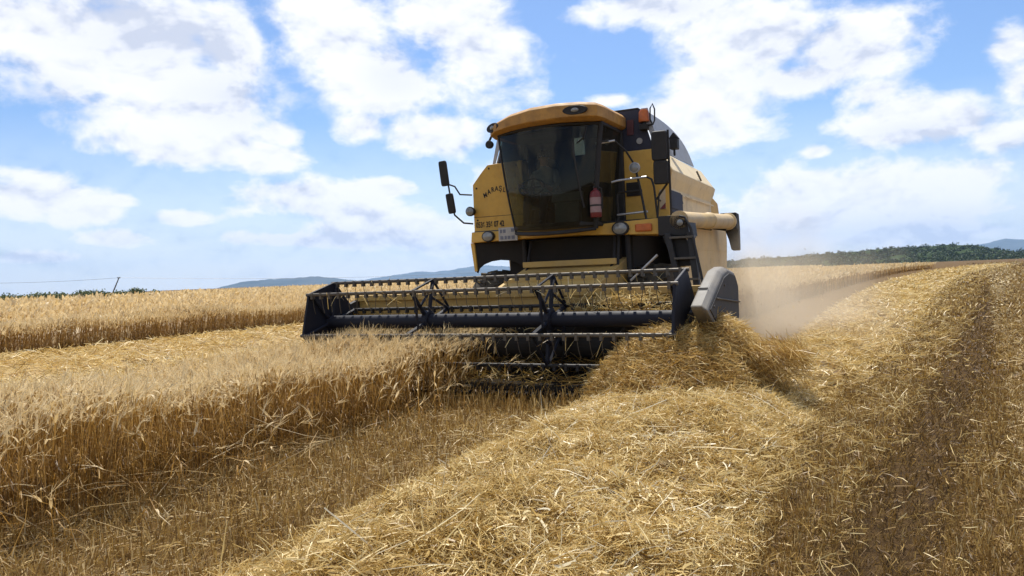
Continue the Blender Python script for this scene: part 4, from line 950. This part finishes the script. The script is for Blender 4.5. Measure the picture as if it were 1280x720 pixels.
# handrails and ladder
b = MB()
b.tube([(.70, -.86, 3.17), (.80, -.84, 3.20), (.95, -.74, 3.19), (1.05, -.62, 3.07), (1.13, -.53, 2.90)], .014, 7)
b.tube([(1.14, -.5, 2.84), (1.20, -.5, 2.55), (1.27, -.5, 2.12)], .017, 7)
b.tube([(1.30, -.52, 2.70), (1.37, -.52, 2.66), (1.40, -.52, 2.55), (1.43, -.5, 2.13)], .015, 7)
b.tube([(.84, -.42, 2.13), (.84, -.42, 2.50), (.88, -.42, 2.53), (1.20, -.42, 2.53)], .016, 7)
b.tube([(1.43, -.50, 2.13), (1.46, -.5, 2.45), (1.62, -.55, 2.62)], .012, 6)
b.build('handrail', M_blk, H, smooth=True)
for pts in ([(.82, -.60, 2.66), (.92, -.58, 2.68), (1.30, -.52, 2.70)], [(.84, -.46, 2.21), (1.28, -.46, 2.23)], [(.70, -.87, 3.172), (.94, -.76, 3.205)]): MB().tube(pts, .016, 7).build('grab_rail', M_steel, H, smooth=True)
b = MB(); b.box(.66, 1.46, -.50, -.02, 2.105, 2.132)
b.build('platform', M_blkp, H, 0.006)
b = MB()
b.prism([(1.46, 2.14), (1.74, 2.14), (1.86, 2.05), (1.88, 1.86), (1.46, 1.88)], 'Y', -.62, -.10)
for (x, dx) in ((1.60, .26), (1.90, .14)):
    b.hexa([(x - .04, -.70, 1.9), (x + .04, -.70, 1.9), (x + .04, -.58, 1.9), (x - .04, -.58, 1.9), (x + dx - .04, -.86, .75), (x + dx + .04, -.86, .75), (x + dx + .04, -.74, .75), (x + dx - .04, -.74, .75)])
b.hexa([(1.50, -.60, 1.9), (1.80, -.60, 1.9), (1.80, -.56, 1.9), (1.50, -.56, 1.9), (1.66, -.62, 1.45), (1.98, -.62, 1.45), (1.98, -.58, 1.45), (1.66, -.58, 1.45)])
lad = b.build('ladder', M_blk, H, 0.008)
for k in range(4):
    z = 1.82 - k * .28; x = 1.62 + (1.9 - z) * .22
    b = MB(); b.box(x, x + .32 - k * .03, -.74 - k * .035, -.56 - k * .035, z, z + .03); b.build('step', M_bar, lad, 0.004)
b = MB(); b.tube([(1.76, -.66, 2.12), (1.84, -.66, 2.10), (1.92, -.70, 1.95), (2.06, -.82, 1.35), (2.10, -.84, 1.1)], .018, 7); b.build('ladder_rail', M_blk, lad, smooth=True)
lamp((1.78, -.68, 2.03), .05)

# beacon
b = MB(); b.box(1.09, 1.21, -.06, .06, 3.44, 3.52); b.lathe([(.03, 0), (.03, .08)], (1.15, 0, 3.5), 'Z', 8); bc = b.build('beacon', M_blkp, H, 0.01)
b = MB(); b.lathe([(.075, 0), (.078, .03), (.07, .14), (.05, .175), (.0, .185)], (1.15, 0, 3.56), 'Z', 18); b.build('beacon_lens', M_amber, bc, smooth=True)
b = MB(); b.tube([(1.28, -.02, 3.50), (1.31, -.02, 3.56), (1.315, -.02, 3.72), (1.285, -.02, 3.80), (1.25, -.02, 3.74), (1.245, -.02, 3.58), (1.28, -.02, 3.50)], .011, 6); b.tube([(1.18, 0, 3.50), (1.28, -.02, 3.51)], .014, 6); b.build('beacon_guard', M_blk, bc, smooth=True)

# sides, hood, unloading auger
for sg in (1, -1):
    b = MB(); b.prism([(.85, 1.28), (.72, 2.18), (4.35, 2.18), (4.42, 1.9), (4.30, 1.32), (3.9, 1.1), (1.2, 1.1)], 'X', 1.40 * sg, 1.49 * sg)
    sp = b.build('side_panel', M_low, H, 0.012)
    b = MB(); b.box(*sorted((1.491 * sg, 1.499 * sg)), 1.0, 4.2, 1.72, 1.74); b.build('panel_crease', M_low, sp)
b = MB(); b.loft([[(-1.3, 3.36, 1.3), (1.3, 3.36, 1.3), (1.3, 3.36, 2.9), (-1.3, 3.36, 2.9)], [(-1.3, 4.6, 1.3), (1.3, 4.6, 1.3), (1.3, 4.6, 2.7), (-1.3, 4.6, 2.7)], [(-1.1, 6.2, 1.0), (1.1, 6.2, 1.0), (1.1, 6.2, 2.0), (-1.1, 6.2, 2.0)]])
b.build('straw_hood', M_yel, H, 0.03)
b = MB(); b.lathe([(.10, -.62), (.125, -.62), (.125, -.58), (.118, -.5)] + [(.118, y) for y in (0.4, 1.3)] + [(.135, 1.32), (.135, 1.42), (.122, 1.44), (.128, 3.0), (.15, 3.02), (.15, 3.12), (.13, 3.14)], (0, 0, 0), 'Y', 24)
for i, p in enumerate(b.v): b.v[i] = (p[0] + 1.75, p[1], p[2] + 2.075 + (p[1] + .55) * .042)
ua = b.build('unloading_auger', worn('auger_paint', (.68, .47, .17), (.40, .34, .28), .75, .45, scale=2.5), H, smooth=True)
b = MB(); 
def sp_loop(c, w, d, tilt): return [(c[0] - w, c[1] - d * math.cos(tilt), c[2] - d * math.sin(tilt)), (c[0] + w, c[1] - d * math.cos(tilt), c[2] - d * math.sin(tilt)), (c[0] + w, c[1] + d * math.cos(tilt), c[2] + d * math.sin(tilt)), (c[0] - w, c[1] + d * math.cos(tilt), c[2] + d * math.sin(tilt))]
b.loft([sp_loop((1.75, 3.10, 2.235), .145, .15, R(90)), sp_loop((1.75, 3.28, 2.235), .15, .16, R(60)), sp_loop((1.77, 3.42, 2.10), .115, .12, R(15)), sp_loop((1.79, 3.47, 1.92), .09, .10, R(0)), sp_loop((1.81, 3.48, 1.72), .07, .085, R(-5))])
b.build('spout', M_blkp, ua, 0.02)
for y_, z_ in ((1.6, 2.10), (2.9, 2.14)): MB().tube([(1.45, y_, z_), (1.75, y_, z_ - .06)], .03, 6).build('auger_bracket', M_blk, ua)

# feeder house
b = MB(); b.hexa([(-.52, -2.15, .42), (.92, -2.15, .42), (.92, -.30, 1.0), (-.52, -.30, 1.0), (-.52, -2.15, 1.12), (.92, -2.15, 1.12), (.92, -.30, 1.62), (-.52, -.30, 1.62)])
fh = b.build('feeder_house', M_trough, H, 0.012)
b = MB(); b.box(-.50, .90, -.80, -.74, 1.52, 1.60); b.box(-.50, .90, -1.44, -1.40, 1.30, 1.36); b.build('cross_rib', M_trough, fh, 0.006)

# header with its reel
W = 2.40; RY, RZ, RR_ = -2.94, .90, .52
b = MB(); b.prism([(-2.20, .22), (-2.12, .22), (-2.12, 1.16), (-2.20, 1.16)], 'X', -W, W); 
b.prism([(-2.24, 1.14), (-2.08, 1.14), (-2.08, 1.22), (-2.24, 1.22)], 'X', -W - .02, W + .02)
hd = b.build('header', M_trough, H, 0.008)
b = MB(); b.box(-W, W, -2.215, -2.203, .26, .86); b.build('back_plate', M_belly, hd)
b = MB(); b.prism([(-3.40, .14), (-2.20, .20), (-2.20, .26), (-3.40, .18)], 'X', -W, W); b.build('header_floor', M_shade, hd)
b = MB(); b.lathe([(.13, -W + .05), (.13, W - .05)], (0, -2.52, .56), 'X', 20)
for sg in (-1, 1):
    n = 90; inner, outer = [], []
    for k in range(n + 1):
        t = k / n; x = sg * (W - .06 - t * (W - .55)); an = sg * t * 2 * math.pi * 3.2
        inner.append((x, -2.52 + .125 * math.cos(an), .56 + .125 * math.sin(an))); outer.append((x, -2.52 + .27 * math.cos(an), .56 + .27 * math.sin(an)))
    vs = inner + outer; vs2 = [(p[0] + .008, p[1], p[2]) for p in vs]; m_ = n + 1
    fs = [(k, k + 1, m_ + k + 1, m_ + k) for k in range(n)] + [(2 * m_ + k, 3 * m_ + k, 3 * m_ + k + 1, 2 * m_ + k + 1) for k in range(n)] + [(m_ + k, m_ + k + 1, 3 * m_ + k + 1, 3 * m_ + k) for k in range(n)]
    b.add(vs + vs2, fs)
b.build('feed_auger', M_belly, hd)
b = MB(); b.box(-W, W, -3.47, -3.38, .13, .16)
for k in range(62):
    x = -W + .04 + k * (2 * W - .08) / 61; b.add([(x - .02, -3.46, .13), (x + .02, -3.46, .13), (x + .02, -3.46, .17), (x - .02, -3.46, .17), (x, -3.60, .145)], [(0, 1, 4), (1, 2, 4), (2, 3, 4), (3, 0, 4), (0, 3, 2, 1)])
b.build('cutter_bar', M_shade, hd)
for sg in (-1, 1):
    b = MB(); b.prism([(-3.95, .16), (-3.35, .62), (-2.6, .95), (-2.12, 1.12), (-2.10, .16)], 'X', (W + .01) * sg, (W + .06) * sg); b.build('divider', M_trough if sg < 0 else M_blk, hd, 0.008)
b = MB(); b.lathe([(.085, -W + .10), (.085, W - .10)], (0, RY, RZ), 'X', 28); b.build('reel_tube', M_reel, hd, smooth=True)
def bat(k): 
    t = R(15 + 60 * k); return (RY + RR_ * math.cos(t), RZ + RR_ * math.sin(t))
for k in range(6):
    y, z = bat(k); b = MB(); b.tube([(-W + .05, y, z), (W - .05, y, z)], .021, 8)
    n = 34
    for i in range(n):
        x = -W + .14 + i * (2 * W - .28) / (n - 1)
        b.box(x - .016, x + .016, y - .022, y + .026, z - .055, z + .02)
        if random.random() < .05: continue
        j1, j2 = random.gauss(0, .012), random.gauss(0, .02)
        b.tube([(x, y + .01, z - .05), (x + j1, y + .03, z - .16), (x + j1 * 2, y + .075 + j2, z - .25 + abs(j2) * .6)], .004, 5)
    b.build('reel_bar', M_bar if k in (1, 2, 3) else M_blk, hd)
for x in (-.80, .80):
    b = MB()
    for k in range(6):
        y, z = bat(k); y2, z2 = bat((k + 1) % 6); ny, nz = y - RY, z - RZ
        b.tube([(x, RY + ny * .2, RZ + nz * .2), (x, RY + ny * .96, RZ + nz * .96)], .027, 6)
        b.tube([(x + .03, RY + ny * .92, RZ + nz * .92), (x + .03, (y2 - RY) * .55 + RY, (z2 - RZ) * .55 + RZ)], .016, 5)
        if k in (1, 3, 5, 0): b.tube([(x, y, z), (x, y2, z2)], .016, 6)
    b.lathe([(.11, -.04), (.13, -.03), (.13, .03), (.11, .04)], (x, RY, RZ), 'X', 18)
    b.build('reel_spider', M_reel, hd)
for sg in (-1, 1):
    x0, x1 = sorted((sg * (W - .10), sg * (W - .07)))
    b = MB(); b.prism([(RY + (RR_ + .02) * math.cos(R(15 + 60 * k)), RZ + (RR_ + .02) * math.sin(R(15 + 60 * k))) for k in range(6)], 'X', x0, x1)
    for k in range(6):
        y, z = bat(k); b.tube([(sg * (W - .13), RY, RZ), (sg * (W - .125), y, z)], .022, 5)
    b.build('reel_end_plate', M_reel, hd, 0.006)
    b = MB(); xo = sg * (W + .0); b.hexa([(xo - .03, RY - .05, RZ - .05), (xo + .03, RY - .05, RZ - .05), (xo + .03, -2.0, 1.08), (xo - .03, -2.0, 1.08), (xo - .03, RY - .05, RZ + .06), (xo + .03, RY - .05, RZ + .06), (xo + .03, -2.0, 1.22), (xo - .03, -2.0, 1.22)])
    b.tube([(xo, RY + .25, RZ - .02), (xo, -2.15, .6)], .03, 8)
    b.build('reel_arm', M_blk, hd, 0.006)
# grey drive shield outside the header's right end
b = MB()
def sh(x, dz): return [(x, -3.36, 1.04 - dz), (x, -3.0, 1.19 - dz), (x, -2.48, 1.38 - dz), (x, -2.15, 1.42 - dz), (x, -1.75, 1.38 - dz), (x, -1.55, 1.2), (x, -1.55, .80), (x, -2.0, .62), (x, -2.9, .78), (x, -3.32, 1.0 - dz)]
b.loft([sh(2.47, .0), sh(2.58, .0), sh(2.64, .045)]); shd = b.build('drive_shield', M_shield, hd, 0.02)
b = MB(); b.prism([(-3.26, 1.00), (-3.0, 1.10), (-2.48, 1.30), (-2.15, 1.345), (-1.78, 1.31), (-1.60, 1.18), (-1.60, .82), (-2.0, .65), (-2.88, .81)], 'X', 2.635, 2.652); b.build('shade_plate', worn('shaded_side_grey', (.045, .045, .047), (.2, .17, .13), .3, .7, scale=3), shd, 0.006)  # dark plate added to make the shield's outer side look shaded
b = MB(); b.tube([(2.664, -3.0, 1.10), (2.664, -1.6, 1.0)], .009, 5); b.build('strap', M_bar, shd)
for (y_, z_) in ((-3.1, 1.02), (-2.5, 1.22), (-1.75, 1.24), (-2.1, .74), (-2.8, .84)): MB().lathe([(.0, .012), (.014, .010), (.017, 0)], (2.652, y_, z_), 'X', 8).build('bolt', M_bar, shd)
MB().hexa([(2.48, -3.0, 1.196), (2.58, -3.0, 1.196), (2.58, -2.985, 1.2), (2.48, -2.985, 1.2), (2.48, -3.0, 1.212), (2.58, -3.0, 1.212), (2.58, -2.985, 1.217), (2.48, -2.985, 1.217)]).build('fold', M_shield, shd)
b = MB(); b.lathe([(.02, 0), (.09, .0), (.09, .05), (.02, .06)], (2.54, -1.50, .98), 'X', 16); b.build('pulley', M_yel, hd, smooth=True)

# straw carried in the header
HS = Strips(); N = 900
x = np.concatenate([1.45 + rng.normal(0, .32, 620), rng.uniform(-2.2, 2.2, 280)]); y = np.where(rng.random(N) < .5, -2.28, -2.5) + rng.normal(0, .05, N); z = np.where(np.abs(x - 1.45) < .9, .92, .72) + rng.random(N) * .22
k = np.abs(x) < 2.25; x, y, z = x[k], y[k], z[k]; N = len(x)
cy, sy = math.cos(YAW), math.sin(YAW)
c = np.stack([MX + x * cy + y * sy, MY - x * sy + y * cy, z], -1); d = unit(rng.normal(0, 1, (N, 3)) * [1, 1, .7]); L = .10 + .22 * rng.random(N); t = np.array([-.5, 0, .5])
P = c[:, None, :] + d[:, None, :] * t[None, :, None] * L[:, None, None]; P[:, :, 2] -= (t ** 2)[None, :] * .06
NF = 900; xf = rng.uniform(-2.2, 2.2, NF); yf = rng.uniform(-3.4, -2.3, NF); zf = .20 + .06 * (yf + 3.4) + .10 * rng.random(NF) + np.where(yf > -2.8, .10, 0)
cf = np.stack([MX + xf * cy + yf * sy, MY - xf * sy + yf * cy, zf], -1); df = unit(rng.normal(0, 1, (NF, 3)) * [1, 1, .45]); Lf = .15 + .3 * rng.random(NF)
HS.add(cf[:, None, :] + df[:, None, :] * np.array([-.5, 0, .5])[None, :, None] * Lf[:, None, None], unit(np.cross(df, rng.normal(0, 1, (NF, 3))))[:, None, :] * .003 * np.ones((1, 3, 1)), .45 * rng.random(NF))  # floor straw coloured darker for the shade under the reel
NB = 170; xb = rng.uniform(-2.1, 2.2, NB); kb = rng.integers(0, 6, NB)
yb = np.array([bat(int(k_))[0] for k_ in kb]); zb = np.array([bat(int(k_))[1] for k_ in kb])
cb = np.stack([MX + xb * cy + yb * sy, MY - xb * sy + yb * cy, zb - .03], -1); db = unit(np.stack([rng.normal(0, .6, NB), rng.normal(0, .6, NB), -np.abs(rng.normal(.5, .4, NB))], -1)); Lb = .10 + .22 * rng.random(NB)
Pb = cb[:, None, :] + db[:, None, :] * np.array([-.3, .2, .7])[None, :, None] * Lb[:, None, None]; Pb[:, 2, 2] -= .03
HS.add(Pb, unit(np.cross(db, rng.normal(0, 1, (NB, 3))))[:, None, :] * .003 * np.ones((1, 3, 1)), rng.beta(2, 1.6, NB))
HS.add(P, unit(np.cross(d, rng.normal(0, 1, (N, 3))))[:, None, :] * .0045 * np.ones((1, 3, 1)), rng.beta(2, 1.6, N))
o = HS.build('header_straw', M_straw); tag(o, 'cut straw caught in the header trough behind the reel', 'straw')

# fire extinguisher on the cab corner
def loc2w(x, y, z): return Vector((MX + x * cy + y * sy, MY - x * sy + y * cy, z))
E_ = empty('fire_extinguisher', loc2w(.71, -.98, 2.16), -YAW); E_.scale = (.88, .88, .92); tag(E_, 'red fire extinguisher with white label strapped to the cab corner', 'fire extinguisher')
b = MB(); b.lathe([(.0, 0), (.08, .0), (.088, .02), (.088, .33), (.07, .38), (.03, .405), (.028, .43)], (0, 0, 0), 'Z', 20); b.build('cylinder_body', M_red, E_, smooth=True)
b = MB(); b.lathe([(.0895, .07), (.0895, .29)], (0, 0, 0), 'Z', 20, cap=False); lb = b.build('paper_label', plain('pink_white_label', (.30, .19, .18), .6), E_)
b = MB(); b.box(-.022, .022, -.03, .03, .43, .47); b.tube([(0, -.02, .47), (0, -.10, .50)], .011, 6); b.tube([(0, -.02, .445), (0, -.09, .43)], .011, 6); b.tube([(.03, 0, .45), (.10, 0, .42), (.105, 0, .25), (.098, 0, .12)], .011, 6); b.build('valve', M_blkp, E_, smooth=True)
b = MB(); b.lathe([(.091, .16), (.095, .16), (.095, .185), (.091, .185)], (0, 0, 0), 'Z', 20); b.box(-.02, .02, .085, .13, .14, .20); b.build('bracket', M_blk, E_)

# driver
def skin_figure(name, joints, edges, radii, mat, parent=None, sub=2):
    me = bpy.data.meshes.new(name); me.from_pydata(joints, edges, []); o = bpy.data.objects.new(name, me); COL.objects.link(o)
    sk = o.modifiers.new('skin', 'SKIN'); sk.use_smooth_shade = True; sb_ = o.modifiers.new('sub', 'SUBSURF'); sb_.levels = sub; sb_.render_levels = sub
    for v_, r_ in zip(me.skin_vertices[0].data, radii): v_.radius = r_ if isinstance(r_, tuple) else (r_, r_)
    me.skin_vertices[0].data[0].use_root = True
    dg = bpy.context.evaluated_depsgraph_get(); m2 = bpy.data.meshes.new_from_object(o.evaluated_get(dg)); bpy.data.objects.remove(o)
    m2.name = name
    return m2
hx = -.37
J = [(hx, -.16, 2.58), (hx, -.15, 2.76), (hx, -.15, 2.92), (hx, -.16, 3.02), (hx, -.17, 3.09), (hx, -.185, 3.17), (hx, -.18, 3.25)]
Rr = [(.15, .12), (.15, .11), (.17, .11), (.065, .065), (.058, .062), (.078, .094), (.062, .075)]
Eg = [(i, i + 1) for i in range(6)]
def limb(root, pts, rs):
    last = root
    for p, r in zip(pts, rs): J.append(p); Rr.append(r); Eg.append((last, len(J) - 1)); last = len(J) - 1
    return last
for sg in (-1, 1):
    w_ = limb(2, [(hx + sg * .17, -.15, 2.94), (hx + sg * .225, -.22, 2.76), (hx + sg * .20, -.40, 2.66), (hx + sg * .185, -.56, 2.70), (hx + sg * .175, -.63, 2.71)], [.062, .048, .042, .030, .036])
    for f in range(4):
        zz = 2.735 - f * .018; limb(w_, [(hx + sg * .165, -.685, zz), (hx + sg * .19, -.715, zz - .005), (hx + sg * .205, -.69, zz - .012)], [.0095, .009, .008])
    limb(w_, [(hx + sg * .145, -.655, 2.735), (hx + sg * .15, -.70, 2.75)], [.011, .009])
    limb(0, [(hx + sg * .10, -.22, 2.56), (hx + sg * .13, -.52, 2.55), (hx + sg * .13, -.60, 2.30), (hx + sg * .13, -.60, 2.17), (hx + sg * .13, -.70, 2.145)], [.095, .075, .058, .045, .04])
me = skin_figure('person', J, Eg, Rr, None)
M_skin = plain('skin', (.42, .22, .14), .55); M_shirt = plain('grey_shirt', (.20, .19, .18), .9); M_trs = plain('dark_trousers', (.03, .035, .05), .9); M_hair = plain('dark_hair', (.02, .015, .012), .7)
for m_ in (M_shirt, M_skin, M_trs, M_hair): me.materials.append(m_)
for p in me.polygons:
    c_ = p.center; mi = 0
    if c_.z > 3.035: mi = 1
    elif c_.y < -.42 and c_.z > 2.60: mi = 1
    elif c_.z < 2.62 and not (c_.y > -.3 and c_.z > 2.6): mi = 2
    p.material_index = mi
# face: nose, brow, lips and eye sockets pushed into the head's own surface
for v_ in me.vertices:
    p = v_.co
    if p.z > 3.08 and p.y < -.2:
        dx, dz = p.x - hx, p.z
        p.y -= .020 * math.exp(-(dx / .016) ** 2 - ((dz - 3.165) / .022) ** 2) + .006 * math.exp(-(dx / .03) ** 2 - ((dz - 3.125) / .01) ** 2)
        p.y += .009 * (math.exp(-((dx - .033) / .015) ** 2 - ((dz - 3.19) / .012) ** 2) + math.exp(-((dx + .033) / .015) ** 2 - ((dz - 3.19) / .012) ** 2))
o = bpy.data.objects.new('person', me); COL.objects.link(o); me.transform(Matrix.Translation((0, 0, -2.12)))
o.location = loc2w(0, 0, 2.12); o.rotation_euler = (0, 0, -YAW)
tag(o, 'driver in a grey shirt sitting at the steering wheel inside the cab', 'person')
b = MB(); b.lathe([(.0, .105), (.05, .095), (.085, .06), (.098, .01), (.10, -.03)], (hx, -.165, 1.08), 'Z', 16, cap=False); b.prism([(hx - .06, -.26), (hx + .06, -.26), (hx + .045, -.33), (hx - .045, -.33)], 'Z', 1.092, 1.104)
b.build('cap', M_hair, o, smooth=True)
for sg in (-1, 1):
    b = MB(); b.lathe([(0, -.012), (.008, -.009), (.012, 0), (.008, .009), (0, .012)], (hx + sg * .033, -.262, 1.070), 'Y', 10); b.build('eye', M_lens, o, smooth=True)
    b = MB(); b.lathe([(.006, -.006), (.026, -.004), (.028, .004), (.01, .008)], (hx + sg * .083, -.175, 1.055), 'X', 12); b.build('ear', M_skin, o, smooth=True)

# ------------------------------------------------------------------ dust behind the machine and thin haze
def volume_mat(name, col, dens, aniso=0.2, shaped=None):
    m = bpy.data.materials.new(name); m.use_nodes = True; nt = m.node_tree; nt.nodes.clear()
    pv = nt.nodes.new('ShaderNodeVolumePrincipled'); pv.inputs['Color'].default_value = (*col, 1); pv.inputs['Anisotropy'].default_value = aniso
    pv.inputs['Density'].default_value = dens
    o = nt.nodes.new('ShaderNodeOutputMaterial'); nt.links.new(pv.outputs[0], o.inputs['Volume'])
    if shaped:
        t = nt.nodes.new('ShaderNodeTexCoord'); ln = nt.nodes.new('ShaderNodeVectorMath'); ln.operation = 'LENGTH'; nt.links.new(t.outputs['Object'], ln.inputs[0])
        n = nt.nodes.new('ShaderNodeTexNoise'); n.inputs['Scale'].default_value = shaped; n.inputs['Detail'].default_value = 3; nt.links.new(t.outputs['Object'], n.inputs['Vector'])
        a = nt.nodes.new('ShaderNodeMath'); a.operation = 'MULTIPLY_ADD'; nt.links.new(n.outputs['Fac'], a.inputs[0]); a.inputs[1].default_value = 1.3; nt.links.new(ln.outputs['Value'], a.inputs[2])
        mrn = nt.nodes.new('ShaderNodeMapRange'); mrn.interpolation_type = 'SMOOTHSTEP'; mrn.inputs['From Min'].default_value = 1.5; mrn.inputs['From Max'].default_value = 0.6; mrn.inputs['To Min'].default_value = 0; mrn.inputs['To Max'].default_value = dens
        nt.links.new(a.outputs[0], mrn.inputs['Value']); nt.links.new(mrn.outputs[0], pv.inputs['Density'])
    return m
def dust(name, c, r, dens, lab, sc_=1.6):
    bm = bmesh.new(); bmesh.ops.create_icosphere(bm, subdivisions=3, radius=1.0); me = bpy.data.meshes.new(name); bm.to_mesh(me); bm.free()
    o = bpy.data.objects.new(name, me); COL.objects.link(o); o.location = c; o.scale = r; o.rotation_euler = (0, 0, -YAW)
    me.materials.append(volume_mat(name, (.88, .77, .61), dens, 0.25, sc_)); o['kind'] = 'stuff'; tag(o, lab, 'dust')
    return o

dust('dust_cloud', loc2w(2.8, 4.8, 0.4), (2.5, 5.8, 2.3), .25, 'tan dust cloud blowing out behind the right side of the harvester')
dust('dust_puff', loc2w(2.3, 2.6, .9), (1.0, 2.0, 1.35), .45, 'paler puff of dust rising beside the rear wheel of the harvester')
CF = Strips(); N = 420
c = np.array([loc2w(1.9 + rng.normal(0, .7), 1.5 + 4.5 * rng.random(), .25 + abs(rng.normal(0, .55))) for _ in range(N)])
d = unit(rng.normal(0, 1, (N, 3))); L = .012 + .05 * rng.random(N) ** 2; t = np.array([-.5, .5])
CF.add(c[:, None, :] + d[:, None, :] * t[None, :, None] * L[:, None, None], unit(np.cross(d, rng.normal(0, 1, (N, 3))))[:, None, :] * .003 * np.ones((1, 2, 1)), rng.random(N))
o = CF.build('chaff', M_straw); tag(o, 'bits of chaff flying in the dust beside the harvester', 'chaff')
bm = bmesh.new(); bmesh.ops.create_cube(bm, size=1.0); me = bpy.data.meshes.new('haze'); bm.to_mesh(me); bm.free()
hz = bpy.data.objects.new('haze', me); COL.objects.link(hz); hz.scale = (20000, 10400, 420); hz.location = (0, 4900, 420 / 2 - 24)
me.materials.append(volume_mat('haze', (.43, .66, 1.0), 0.00007, 0.42)); hz['kind'] = 'stuff'; hz['label'] = 'thin bluish air haze over the far land'
